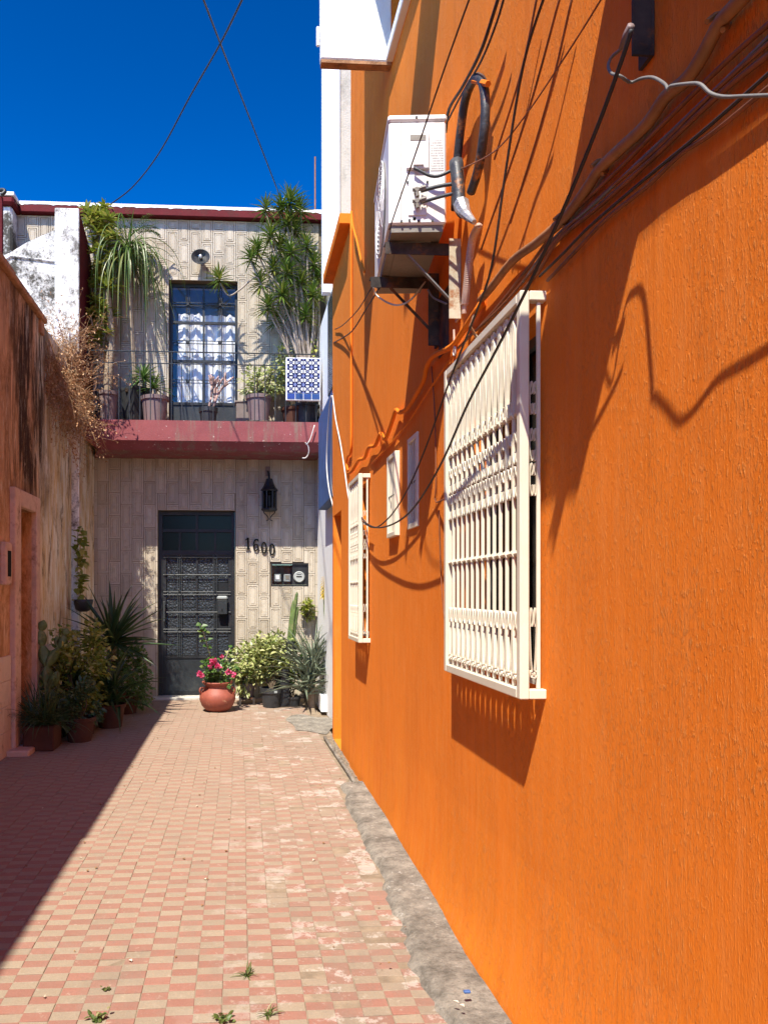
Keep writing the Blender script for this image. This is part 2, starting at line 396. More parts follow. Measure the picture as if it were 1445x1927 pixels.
def bluetile():
    t = NT('cobalt_tile'); oi = t.n('ObjectInfo')
    t.setc(t.mix(oi.outputs['Random'], (0.035, 0.06, 0.30), (0.03, 0.075, 0.20))); t.rough(0.2)
    return t.m
MT['cobalt'] = bluetile()
MT['meter_grey'] = plain('meter_grey', (0.27, 0.30, 0.30), 0.4, var=0.06)
MT['meter_face'] = plain('meter_face', (0.36, 0.38, 0.37), 0.3, var=0.06)
MT['black_mark'] = plain('black_mark', (0.008, 0.008, 0.008), 0.85, bdist=0)
def labelmat():
    t = NT('rating_label')
    p = t.pos((1, 1, 1))
    w = t.n('TexWave'); w.wave_type = 'BANDS'; w.bands_direction = 'Z'
    w.inputs['Scale'].default_value = 28; t.l(p, w.inputs['Vector'])
    nz = t.noise(t.pos((1, 1, 0.2)), 170, 2, 0.5)
    m = t.math('MULTIPLY', t.math('GREATER_THAN', w.outputs[1], 0.5), t.math('GREATER_THAN', nz, 0.45))
    t.setc(t.mix(t.math('MULTIPLY', m, 0.75), (0.60, 0.58, 0.54), (0.24, 0.23, 0.22))); t.rough(0.5)
    return t.m
MT['label'] = labelmat()
MT['bulb'] = glassmat('clear_bulb_glass', (0.85, 0.87, 0.88), 0.3, 0.05)

# ------------------------------------------------------------------ mesh building
WL = {}
def catmull(pts, sub=6):
    pts = [Vector(p) for p in pts]
    if len(pts) < 3 or sub < 2: return pts
    P = [2 * pts[0] - pts[1]] + pts + [2 * pts[-1] - pts[-2]]
    out = []
    for i in range(1, len(P) - 2):
        a, b, c, d = P[i - 1], P[i], P[i + 1], P[i + 2]
        for k in range(sub):
            t = k / sub
            out.append(0.5 * ((2 * b) + (c - a) * t + (2 * a - 5 * b + 4 * c - d) * t * t + (3 * b - a - 3 * c + d) * t ** 3))
    out.append(pts[-1])
    return out

class MB:
    def __init__(self): self.v = []; self.f = []
    def add(self, vs, fs):
        o = len(self.v); self.v.extend([tuple(p) for p in vs]); self.f.extend([tuple(i + o for i in f) for f in fs])
        return self
    def box(self, x0, x1, y0, y1, z0, z1):
        return self.add([(x0, y0, z0), (x1, y0, z0), (x1, y1, z0), (x0, y1, z0), (x0, y0, z1), (x1, y0, z1), (x1, y1, z1), (x0, y1, z1)],
                        [(0, 3, 2, 1), (4, 5, 6, 7), (0, 1, 5, 4), (1, 2, 6, 5), (2, 3, 7, 6), (3, 0, 4, 7)])
    def cbox(self, x0, x1, y0, y1, z0, z1, c=0.01):
        # box with chamfered edges
        v = []; idx = {}
        for sx, X, xi in ((0, x0, x0 + c), (1, x1, x1 - c)):
            for sy, Y, yi in ((0, y0, y0 + c), (1, y1, y1 - c)):
                for sz, Z, zi in ((0, z0, z0 + c), (1, z1, z1 - c)):
                    idx[(sx, sy, sz)] = len(v)
                    v += [(X, yi, zi), (xi, Y, zi), (xi, yi, Z)]
        g = lambda a, b, d, k: idx[(a, b, d)] + k
        f = []
        for s in (0, 1):
            q = [g(s, 0, 0, 0), g(s, 1, 0, 0), g(s, 1, 1, 0), g(s, 0, 1, 0)]; f.append(q if s else q[::-1])
            q = [g(0, s, 0, 1), g(0, s, 1, 1), g(1, s, 1, 1), g(1, s, 0, 1)]; f.append(q if s else q[::-1])
            q = [g(0, 0, s, 2), g(1, 0, s, 2), g(1, 1, s, 2), g(0, 1, s, 2)]; f.append(q if s else q[::-1])
        for a in (0, 1):
            for b in (0, 1):
                f.append((g(a, b, 0, 0), g(a, b, 1, 0), g(a, b, 1, 1), g(a, b, 0, 1)))
                f.append((g(a, 0, b, 0), g(a, 1, b, 0), g(a, 1, b, 2), g(a, 0, b, 2)))
                f.append((g(0, a, b, 1), g(1, a, b, 1), g(1, a, b, 2), g(0, a, b, 2)))
                for d in (0, 1): f.append((g(a, b, d, 0), g(a, b, d, 1), g(a, b, d, 2)))
        return self.add(v, f)
    def tube(self, pts, r, n=6, cap=True, sub=1):
        pts = catmull(pts, sub) if sub > 1 else [Vector(p) for p in pts]
        m = len(pts)
        rr = r if callable(r) else (lambda t: r)
        d0 = (pts[1] - pts[0]).normalized()
        up = Vector((0, 0, 1)) if abs(d0.z) < 0.9 else Vector((1, 0, 0))
        a = d0.cross(up).normalized()
        vs, fs = [], []
        for i in range(m):
            d = (pts[min(i + 1, m - 1)] - pts[max(i - 1, 0)])
            if d.length < 1e-9: d = d0.copy()
            d.normalize()
            a = a - d * a.dot(d)
            if a.length < 1e-6: a = d.orthogonal()
            a.normalize(); b = d.cross(a)
            rad = rr(i / (m - 1))
            for k in range(n):
                t = 2 * math.pi * k / n
                vs.append(pts[i] + (a * math.cos(t) + b * math.sin(t)) * rad)
        for i in range(m - 1):
            for k in range(n):
                k2 = (k + 1) % n
                fs.append((i * n + k, i * n + k2, (i + 1) * n + k2, (i + 1) * n + k))
        if cap:
            fs.append(tuple(range(n - 1, -1, -1))); fs.append(tuple((m - 1) * n + k for k in range(n)))
        return self.add(vs, fs)
    def lathe(self, prof, cx, cy, cz=0.0, n=24):
        vs, fs = [], []
        for (r, z) in prof:
            for k in range(n):
                t = 2 * math.pi * k / n
                vs.append((cx + r * math.cos(t), cy + r * math.sin(t), cz + z))
        for i in range(len(prof) - 1):
            for k in range(n):
                k2 = (k + 1) % n
                fs.append((i * n + k, i * n + k2, (i + 1) * n + k2, (i + 1) * n + k))
        fs.append(tuple(range(n - 1, -1, -1)))
        fs.append(tuple((len(prof) - 1) * n + k for k in range(n)))
        return self.add(vs, fs)
    def strap(self, pts, wvec, th=0.004, sub=1):
        # flat metal strap swept along pts, width along wvec
        pts = catmull(pts, sub) if sub > 1 else [Vector(p) for p in pts]
        w = Vector(wvec); m = len(pts); vs, fs = [], []
        for i in range(m):
            d = (pts[min(i + 1, m - 1)] - pts[max(i - 1, 0)]).normalized()
            nrm = d.cross(w.normalized()).normalized() * (th / 2)
            for s1, s2 in ((-1, -1), (1, -1), (1, 1), (-1, 1)): vs.append(pts[i] + w * (0.5 * s1) + nrm * s2)
        for i in range(m - 1):
            for k in range(4):
                k2 = (k + 1) % 4
                fs.append((i * 4 + k, i * 4 + k2, (i + 1) * 4 + k2, (i + 1) * 4 + k))
        fs += [(3, 2, 1, 0), tuple((m - 1) * 4 + k for k in range(4))]
        return self.add(vs, fs)
    def blade(self, base, d, L, w, droop, seg=4, fold=0.25, twist=None, taper=0.5):
        # long tapering leaf with a keel, bending under its own weight
        base = Vector(base); d = Vector(d).normalized()
        side = d.cross(Vector((0, 0, 1)))
        if side.length < 1e-3: side = Vector((1, 0, 0))
        side.normalize()
        if twist: side = (side * math.cos(twist) + d.cross(side) * math.sin(twist)).normalized()
        vs, fs = [], []
        p = base.copy(); dd = d.copy(); step = L / seg
        for i in range(seg + 1):
            t = i / seg
            wid = w * (0.55 + 0.45 * min(1, t / 0.25)) if t < 0.25 else w * (1 - ((t - 0.25) / 0.75) ** (1.0 / max(0.2, taper))) 
            up = side.cross(dd).normalized()
            vs += [p - side * wid * 0.5 + up * wid * fold, p - up * wid * 0.05, p + side * wid * 0.5 + up * wid * fold]
            dd = (dd + Vector((0, 0, -droop * (0.4 + t) / seg))).normalized()
            p = p + dd * step
        for i in range(seg):
            a = i * 3; fs += [(a, a + 1, a + 4, a + 3), (a + 1, a + 2, a + 5, a + 4)]
        return self.add(vs, fs)
    def leaf(self, p, d, up, L, w, fold=0.2):
        p = Vector(p); d = Vector(d).normalized(); s = d.cross(Vector(up))
        if s.length < 1e-3: s = d.orthogonal()
        s.normalize(); n = s.cross(d)
        vs = [p, p + d * L * 0.35 - s * w * 0.5 + n * w * fold, p + d * L * 0.4, p + d * L * 0.35 + s * w * 0.5 + n * w * fold,
              p + d * L * 0.72 - s * w * 0.36 + n * w * fold * 0.5 - n * L * 0.03, p + d * L * 0.72 + s * w * 0.36 + n * w * fold * 0.5 - n * L * 0.03, p + d * L - n * L * 0.10]
        return self.add(vs, [(0, 2, 1), (0, 3, 2), (1, 2, 6, 4), (2, 3, 5, 6)])
    def build(self, name, mat, parent=None, smooth=False, kind=None, label=None, origin=None):
        me = bpy.data.meshes.new(name)
        og = Vector(origin) if origin is not None else None
        vs = self.v if og is None else [tuple(Vector(p) - og) for p in self.v]
        me.from_pydata(vs, [], self.f); me.update()
        me.materials.append(MT[mat] if isinstance(mat, str) else mat)
        if smooth: me.polygons.foreach_set('use_smooth', [True] * len(me.polygons))
        return place(name, me, parent, og if og is not None else Vector(), kind, label)

def place(name, me, parent=None, world=Vector(), kind=None, label=None):
    o = bpy.data.objects.new(name, me)
    col.objects.link(o)
    o.location = Vector(world)
    if parent is not None:
        o.parent = parent
        o.location = Vector(world) - WL[parent.name]
    WL[o.name] = Vector(world)
    if kind: o['kind'] = kind
    if label: o['label'] = label
    return o
def thing(name, label, cat, loc=(0, 0, 0), group=None, rotz=0.0, local=False):
    o = bpy.data.objects.new(name, None); col.objects.link(o)
    o.location = loc; o.rotation_euler.z = rotz; o.empty_display_size = 0.1
    o['label'] = label; o['category'] = cat
    if group: o['group'] = group
    WL[o.name] = Vector() if local else Vector(loc)
    return o
def tag(o, label, cat, group=None):
    o['label'] = label; o['category'] = cat
    if group: o['group'] = group
    return o
def struct(o): o['kind'] = 'structure'; return o
def smooth_by_angle(o, ang=40):
    me = o.data
    me.polygons.foreach_set('use_smooth', [True] * len(me.polygons))
    try: me.set_sharp_from_angle(angle=R(ang))
    except Exception: pass
    return o

def plane_with_holes(mb, kind, c, ur, vr, holes, depth_sign):
    """wall sheet on X=c or Y=c over u (the horizontal), v (height); holes (u0,u1,v0,v1,depth) get reveals and an open back"""
    us = sorted({ur[0], ur[1], *[h[0] for h in holes], *[h[1] for h in holes]})
    vv = sorted({vr[0], vr[1], *[h[2] for h in holes], *[h[3] for h in holes]})
    P = (lambda u, v, d=0: (c + d, u, v)) if kind == 'X' else (lambda u, v, d=0: (u, c + d, v))
    for i in range(len(us) - 1):
        for j in range(len(vv) - 1):
            cu, cv = (us[i] + us[i + 1]) / 2, (vv[j] + vv[j + 1]) / 2
            if any(h[0] < cu < h[1] and h[2] < cv < h[3] for h in holes): continue
            mb.add([P(us[i], vv[j]), P(us[i + 1], vv[j]), P(us[i + 1], vv[j + 1]), P(us[i], vv[j + 1])], [(0, 1, 2, 3)])
    for (a, b, e, f, d) in holes:
        d *= depth_sign
        for (p, q) in (((a, e), (b, e)), ((b, e), (b, f)), ((b, f), (a, f)), ((a, f), (a, e))):
            mb.add([P(*p), P(*q), P(*q, d), P(*p, d)], [(0, 1, 2, 3)])
    return mb

# ================================================================== GROUND AND PAVING
o = struct(MB().box(-60, 60, -60, 80, -0.5, -0.06).build('ground', 'sand'))

alley = MB().box(-2.25, 1.02, -2.0, 11.5, -0.056, -0.0035).build('alley_paving', 'sand')
struct(alley)
PW, PD = 0.104, 0.0585
def paver_mesh(name, mat, seed):
    rg = random.Random(seed)
    w, d = PW / 2 - 0.0006, PD / 2 - 0.0004
    b = 0.0020
    mb = MB()
    lo = [(-w, -d), (w, -d), (w, d), (-w, d)]
    hi = [(x * (1 - b / w) + rg.uniform(-.0015, .0015), y * (1 - b / d) + rg.uniform(-.0015, .0015)) for x, y in lo]
    vs = [(x, y, -0.02) for x, y in lo] + [(x, y, -0.0016) for x, y in lo] + [(x, y, rg.uniform(-0.0008, 0.0008)) for x, y in hi]
    fs = []
    for a in (0, 4):
        for k in range(4): fs.append((a + k, a + (k + 1) % 4, a + 4 + (k + 1) % 4, a + 4 + k))
    fs.append((8, 9, 10, 11))
    me = bpy.data.meshes.new(name); me.from_pydata(vs, [], fs); me.update(); me.materials.append(MT[mat])
    return me
PMESH = {k: [paver_mesh('paver', m, s) for s in range(5)] for k, m in ((0, 'paver_red'), (1, 'paver_tan'))}
rg = random.Random(11)
NX0, NX1 = -21, 9
rest = {0: MB(), 1: MB()}
cells = []
for j in range(0, 190):
    y = 0.35 + j * PD
    if y > 11.32: break
    for i in range(NX0, NX1 + 1):
        x = -0.008 + i * PW
        if x < -2.2 or x > 0.97: continue
        p = (x, y)
        # the concrete strip covers the pavers along the orange wall
        if y < 6.1 and x > 0.80: continue
        if y >= 6.1 and x > 0.90: continue
        cells.append((i, j, x, y))
def onscreen(x, y):
    d = y * _c + x * _s; u = (x * _c - y * _s) / d
    px = PPX + F_PX * u; py = PPY + F_PX * CAM_Z / d
    return -20 < px < 1465 and py < 1950
vis = [c for c in cells if onscreen(c[2], c[3])]
lit = [c for c in vis if c[2] > -1.05]
near = set((c[0], c[1]) for c in sorted(lit, key=lambda c: c[3])[:300])
for (i, j, x, y) in cells:
    k = (i + j) % 2
    if rg.random() < 0.02 and x > 0.1: k = 1 - k
    worn = 1.5 if x > 0.3 else (1.0 if x > 0.0 else 0.45)
    dz = rg.uniform(-0.002, 0.0015) - (0.004 * worn if rg.random() < 0.06 else 0)
    rx, ry, rz = rg.gauss(0, 0.012 * worn), rg.gauss(0, 0.008 * worn), rg.gauss(0, 0.012 * worn)
    me = rg.choice(PMESH[k])
    # the rows wander a little, as laid by hand
    yy = y + 0.012 * math.sin(x * 2.1 + 0.6) + 0.004 * math.sin(y * 3 + i)
    xx = x + 0.006 * math.sin(y * 1.3) + 0.0015 * math.sin(y * 7 + i * 2.2)
    if (i, j) in near:
        o = place('paver', me, alley, (xx, yy, dz))
        o.rotation_euler = (rx, ry, rz)
    else:
        M = Matrix.Translation((xx, yy, dz)) @ Euler((rx, ry, rz)).to_matrix().to_4x4()
        vs = [M @ v.co for v in me.vertices]
        rest[k].add(vs, [tuple(p.vertices) for p in me.polygons])
# one joined part holds all the farther pavers, in two colours
me = bpy.data.meshes.new('paver_field')
n0 = len(rest[0].v)
me.from_pydata(rest[0].v + rest[1].v, [], rest[0].f + [tuple(i + n0 for i in f) for f in rest[1].f]); me.update()
me.materials.append(MT['paver_red']); me.materials.append(MT['paver_tan'])
me.polygons.foreach_set('material_index', [0] * len(rest[0].f) + [1] * len(rest[1].f))
place('paver_field', me, alley, (0, 0, 0), kind='stuff')

# concrete strip along the orange wall: lumpy, ragged edge
mb = MB()
rg = random.Random(5)
NY, NXs = 90, 9
grid = []
for a in range(NY + 1):
    y = 0.6 + (6.12 - 0.6) * a / NY
    edge = 0.724 + 0.026 * max(0, y - 3.2) + 0.012 * math.sin(y * 3.1 + 1.2) + 0.012 * math.sin(y * 7.7) + rg.uniform(-0.016, 0.016)
    if y > 5.9: edge = 0.80
    row = []
    for b in range(NXs + 1):
        t = b / NXs
        x = edge + (1.012 - edge) * t
        z = 0.002 + 0.026 * min(1, t * 5) + 0.010 * t + 0.003 * math.sin(y * 5 + b) * t + rg.uniform(-0.0025, 0.0025)
        if b == 0: z = -0.012
        row.append((x, y, z))
    grid.append(row)
vs = [p for r in grid for p in r]; n = NXs + 1
fs = [(a * n + b, a * n + b + 1, (a + 1) * n + b + 1, (a + 1) * n + b) for a in range(NY) for b in range(NXs)]
fs.append(tuple(NY * n + b for b in range(n)))
vs2 = [(0.80, 6.12, -0.02), (1.012, 6.12, -0.02)]
o = MB().add(vs + vs2, fs + [(NY * n, NY * n + n - 1, len(vs) + 1, len(vs))]).build('concrete_strip', 'concrete', smooth=False)
smooth_by_angle(o, 60); struct(o)
# gravel gutter beyond the strip
mb = MB()
for k in range(420):
    x = rg.uniform(0.91, 0.995); y = rg.uniform(6.13, 8.15); s = rg.uniform(0.006, 0.016)
    z = -0.01 + rg.uniform(0, 0.012)
    q = [Vector((rg.uniform(-1, 1), rg.uniform(-1, 1), rg.uniform(-.6, .8))).normalized() * s + Vector((x, y, z)) for _ in range(1)]
    vs = [(x - s, y, z), (x + s * rg.uniform(.6, 1), y + s * .3, z), (x, y - s, z + s * .2), (x + s * .2, y + s, z), (x, y, z + s * rg.uniform(.7, 1.1))]
    mb.add(vs, [(0, 2, 4), (2, 1, 4), (1, 3, 4), (3, 0, 4)])
o = mb.build('gravel', 'gravel', kind='stuff'); tag(o, 'strip of loose gravel at the foot of the orange wall', 'gravel')
o = MB().tube([(0.93, 6.05, 0.02), (0.925, 6.6, 0.022), (0.915, 7.2, 0.02), (0.90, 8.05, 0.025)], 0.017, 8, sub=4).build('drain_pipe', 'concrete', smooth=True)
tag(o, 'grey pipe lying on the ground along the foot of the orange wall', 'pipe')
# cement patch by the far end
mb = MB()
ring = []
for k in range(26):
    t = 2 * math.pi * k / 26
    ring.append((0.86 + 0.30 * math.cos(t) * (1 + 0.25 * math.sin(3 * t + 1)) , 9.05 + 0.62 * math.sin(t) * (1 + 0.2 * math.sin(4 * t)), 0.004))
o = MB().add(ring, [tuple(range(26))]).build('cement_patch', 'concrete'); struct(o)

# ================================================================== ORANGE BUILDING (right)
WX = 1.0
ob = thing('orange_building', 'orange stucco building with barred windows filling the right side', 'building', (1.4, 3, 0))
G1 = (2.455, 3.388, 1.20, 2.537)          # big grille y0,y1,z0,z1
G2 = (5.82, 6.38, 1.165, 2.46)
S1 = (4.75, 5.02, 1.907, 2.437)
S2 = (4.238, 4.478, 1.92, 2.45)
UPW = (2.2, 4.97, 5.09, 6.25)
holes = [(G1[0] + .05, G1[1] - .05, G1[2] + .04, G1[3] - .04, 0.14), (G2[0] + .05, G2[1] - .04, G2[2] + .04, G2[3] - .04, 0.14),
         (S1[0] + .02, S1[1] - .02, S1[2] + .02, S1[3] - .02, 0.10), (S2[0] + .02, S2[1] - .02, S2[2] + .02, S2[3] - .02, 0.10),
         (*UPW, 0.2)]
mb = plane_with_holes(MB(), 'X', WX, (-6, 6.85), (-0.05, 9.0), holes, 1)
mb.add([(WX, -6, 9), (5, -6, 9), (5, 6.85, 9), (WX, 6.85, 9), (WX, 6.85, -.05), (5, 6.85, -.05), (WX, -6, -.05), (5, -6, -.05)],
       [(0, 1, 2, 3), (3, 2, 5, 4), (0, 6, 7, 1)])
wall = mb.build('wall', 'orange', ob)
prof = [(0.948, -.05), (.950, .02), (.962, .07), (.976, .15), (.988, .28), (.9955, .45), (1.0005, .62)]
vs, fs = [], []; rg = random.Random(17); NYF = 80
for k in range(NYF + 1):
    y = -4 + 10.85 * k / NYF
    for q, (x_, z_) in enumerate(prof):
        near_k = 1.0 if y < 3.2 else max(.25, 1 - (y - 3.2) / 2.6)
        vs.append((1.0005 - (1.0005 - x_) * near_k * (1 + .12 * math.sin(y * 4.1 + q)), y, z_))
m = len(prof)
for k in range(NYF):
    for q in range(m - 1): fs.append((k * m + q, (k + 1) * m + q, (k + 1) * m + q + 1, k * m + q + 1))
MB().add(vs, fs).build('wall_foot', 'orange', ob, smooth=True)
DOOR = (7.50, 8.10, 0.0, 2.36)
mb = plane_with_holes(MB(), 'X', WX, (6.85, 8.2), (-0.05, 4.86), [(*DOOR, 0.3)], 1)
mb.add([(WX, 8.2, -.05), (5, 8.2, -.05), (5, 8.2, 4.86), (WX, 8.2, 4.86), (WX, 6.85, 4.86), (5, 6.85, 4.86)], [(0, 1, 2, 3), (3, 2, 5, 4)])
mb.build('wall', 'orange', ob)
MB().box(1.28, 1.30, DOOR[0] - .02, DOOR[1] + .02, -.02, DOOR[3] + .02).build('side_door', 'door_panel', ob)
MB().cbox(0.90, 1.4, 6.86, 8.22, 4.863, 4.96, 0.006).build('parapet_cap', 'orange_flat', ob)
# window backs and frames
def window_behind(g, depth=0.14, mull=True):
    a, b, e, f = g[0] + .05, g[1] - .05, g[2] + .04, g[3] - .04
    w = MB()
    x0, x1 = WX + depth - 0.05, WX + depth - 0.015
    w.box(x0, x1, a, a + .035, e, f).box(x0, x1, b - .035, b, e, f).box(x0, x1, a + .035, b - .035, e, e + .035).box(x0, x1, a + .035, b - .035, f - .035, f)
    if mull: w.box(x0, x1, (a + b) / 2 - .018, (a + b) / 2 + .018, e + .035, f - .035)
    fr = w.build('window', 'iron_grey', ob)
    MB().box(x1 - .014, x1 - .010, a + .03, b - .03, e + .03, f - .03).build('pane', 'smoke_glass', fr)
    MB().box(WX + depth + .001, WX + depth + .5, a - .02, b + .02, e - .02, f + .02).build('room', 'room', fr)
    MB().box(WX - .012, WX + depth - .055, a + .004, b - .004, e + .002, e + .022).build('sill', 'beige_render', fr)
window_behind(G1); window_behind(G2)
for g in (S1, S2):
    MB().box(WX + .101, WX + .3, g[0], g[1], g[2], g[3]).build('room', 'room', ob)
# upper window: white sill, dark louvre bars
fr = MB().cbox(0.955, WX + .18, UPW[0] - .03, UPW[1] + .005, UPW[2] - .075, UPW[2] - .002, .006).build('window_sill', 'white', ob)
for k in range(26):
    y = UPW[0] + .03 + k * (UPW[1] - UPW[0] - .06) / 25
    MB().box(WX + .06, WX + .085, y - .012, y + .012, UPW[2] + .01, UPW[3]).build('window_bar', 'iron_grey', ob)
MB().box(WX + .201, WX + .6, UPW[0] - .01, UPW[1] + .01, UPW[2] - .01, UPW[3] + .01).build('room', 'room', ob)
# white fin and canopy round the upper window
fin = MB().cbox(0.53, WX - .003, 4.985, 5.06, 5.03, 8.6, 0.008).build('window_fin', 'white', ob)
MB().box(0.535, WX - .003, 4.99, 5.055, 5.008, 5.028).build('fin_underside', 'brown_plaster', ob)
MB().tube([(0.515, 5.0, 5.12), (0.515, 5.0, 5.24)], 0.012, 8).build('drain_spout', 'white', ob)
MB().cbox(0.66, WX - .003, 2.0, 4.98, 6.30, 6.42, .01).build('window_canopy', 'white', ob)
MB().cbox(0.42, WX - .003, 3.20, 3.34, 5.5, 6.295, .01).build('shadow_block', 'white', ob)  # out of view, added to cast a shadow band down the wall
# eave over the near stretch, above the picture
MB().cbox(0.57, WX - .003, -6, 1.02, 4.12, 4.26, .01).build('eave', 'orange_flat', ob)

# ---- security grilles
def spiral(cy, cz, r, a0, turns, n=10, shrink=0.35):
    return [(0, cy + r * (1 - (1 - shrink) * k / n) * math.cos(a0 + turns * 2 * math.pi * k / n), cz + r * (1 - (1 - shrink) * k / n) * math.sin(a0 + turns * 2 * math.pi * k / n)) for k in range(n + 1)]
SW = 0.0145
def motif(kind, p):
    """wrought strap pair centred on y=0, z from 0 up; p = pitch between bars"""
    mb = MB(); h = p * 0.46
    for s in (-1, 1):
        if kind == 'foot':
            pts = spiral(s * h * 0.5, 0.028, h * 0.42, math.pi / 2 + s * math.pi * 0.1, -s * 1.0)[::-1]
            pts += [(0, s * h * 0.62, 0.075), (0, s * h * 0.85, 0.14), (0, s * h * 0.93, 0.20), (0, s * h * 0.5, 0.245), (0, s * h * 0.14, 0.205), (0, s * h * 0.4, 0.185)]
        elif kind == 'ring':
            pts = [(0, s * h * 0.3, 0.035), (0, s * h * 0.15, 0.012), (0, s * h * 0.5, 0.0), (0, s * h * 0.92, 0.03), (0, s * h * 0.92, 0.075), (0, s * h * 0.5, 0.105), (0, s * h * 0.12, 0.085), (0, s * h * 0.4, 0.066)]
        else:
            pts = [(0, s * h * 0.45, 0.05), (0, s * h * 0.12, 0.03), (0, s * h * 0.45, 0.0), (0, s * h * 0.92, 0.05), (0, s * h * 0.75, 0.13), (0, s * h * 0.35, 0.22), (0, s * h * 0.5, 0.29), (0, s * h * 0.92, 0.325), (0, s * h * 0.6, 0.345), (0, s * h * 0.3, 0.325)]
        mb.strap(pts, (SW, 0, 0), 0.004, sub=3)
    me = bpy.data.meshes.new('scroll'); me.from_pydata(mb.v, [], mb.f); me.update(); me.materials.append(MT['cream'])
    return me
def grille(label, g, P, nb, loc_label=None):
    y0, y1, z0, z1 = g; xf = WX - P; fw = 0.034
    t = thing('security_grille', label, 'window grille', (WX, (y0 + y1) / 2, z0), group='cream window grilles on the orange wall')
    m = MB()
    m.cbox(xf - .012, xf + .020, y0, y0 + fw, z0, z1, .004)
    m.cbox(xf - .012, xf + .020, y1 - fw, y1, z0, z1, .004)
    m.cbox(xf - .012, xf + .020, y0 + fw, y1 - fw, z0, z0 + fw, .004)
    m.cbox(xf - .012, xf + .020, y0 + fw, y1 - fw, z1 - fw, z1, .004)
    m.build('frame', 'cream', t)
    for (yy, zz) in ((y0, z0), (y0, z1 - fw), (y1 - fw, z0), (y1 - fw, z1 - fw)):
        MB().cbox(xf + .0205, WX + .01, yy, yy + fw, zz + .001, zz + fw - .001, .003).build('wall_stay', 'cream', t)
    p = (y1 - y0 - 2 * fw) / (nb + 1)
    xc = xf + .004
    bar = MB().cbox(-.0062, .0062, -.005, .005, z0 + fw, z1 - fw, .0015)
    bm = bpy.data.meshes.new('bar'); bm.from_pydata(bar.v, [], bar.f); bm.update(); bm.materials.append(MT['cream'])
    ys = [y0 + fw + p * (k + 1) for k in range(nb)]
    for y in ys: place('bar', bm, t, (xc, y, 0))
    H = z1 - z0
    for fz in (0.36, 0.71):
        rod = MB().tube([(xc, y0 + fw - .005, z0 + H * fz), (xc, y1 - fw + .005, z0 + H * fz)], 0.0065, 6)
        for y in ys: rod.tube([(xc, y - .010, z0 + H * fz), (xc, y + .010, z0 + H * fz)], 0.0125, 6)
        rod.build('cross_rod', 'cream', t)
    mf, mr, mh = motif('foot', p * 1.0), motif('ring', p), motif('head', p)
    mids = [y0 + fw + p * (k + 0.5) for k in range(nb + 1)]
    for k, y in enumerate(mids):
        place('scroll', mr, t, (xc, y, z0 + H * 0.50))
        place('scroll', mr, t, (xc, y, z0 + H * 0.585))
        place('scroll', mf, t, (xc, y, z0 + fw + .004))
        place('scroll', mh, t, (xc, y, z1 - fw - 0.355))
    # the return towards the wall: one bar with scrolls turned sideways
    xs = xf + .020 + (P - .020) * .62
    place('bar', bm, t, (xs, y0 + .014, 0))
    for fz in (.04, .50, .585, .70):
        o = place('scroll', mf if fz < .1 else mr, t, (xf + .020 + (P - .020) * .30, y0 + .014, z0 + H * fz)); o.rotation_euler.z = R(90); o.scale = (1, .42, 1)
    return t
grille('large cream wrought iron window grille with scrolls, nearest on the orange wall', G1, 0.075, 12)
grille('smaller cream scrolled window grille farther along the orange wall', G2, 0.078, 5)
def flat_bars(label, g, proud):
    y0, y1, z0, z1 = g
    t = thing('window_bars', label, 'window bars', (WX, (y0 + y1) / 2, z0), group='small barred windows in the orange wall')
    x0, x1 = WX - proud, WX + .03
    m = MB().cbox(x0, x1, y0, y0 + .028, z0, z1, .003).cbox(x0, x1, y1 - .028, y1, z0, z1, .003)
    m.cbox(x0, x1, y0 + .0285, y1 - .0285, z0, z0 + .03, .003).cbox(x0, x1, y0 + .0285, y1 - .0285, z1 - .03, z1, .003)
    m.build('frame', 'cream', t)
    for k in range(3):
        y = y0 + .028 + (y1 - y0 - .056) * (k + 1) / 4
        MB().cbox(x0 + .006, x0 + .011, y - .004, y + .004, z0 + .03, z1 - .03, .001).build('bar', 'cream', t)
    MB().tube([(x0 + .012, y0 + .02, (z0 + z1) / 2), (x0 + .012, y1 - .02, (z0 + z1) / 2)], .006, 6).build('cross_rod', 'iron_grey', t)
flat_bars('small barred window close to the far cream grille, sunlit', S1, 0.03)
flat_bars('small barred window in the shade of the air conditioner, right of its sunlit twin', S2, 0.012)

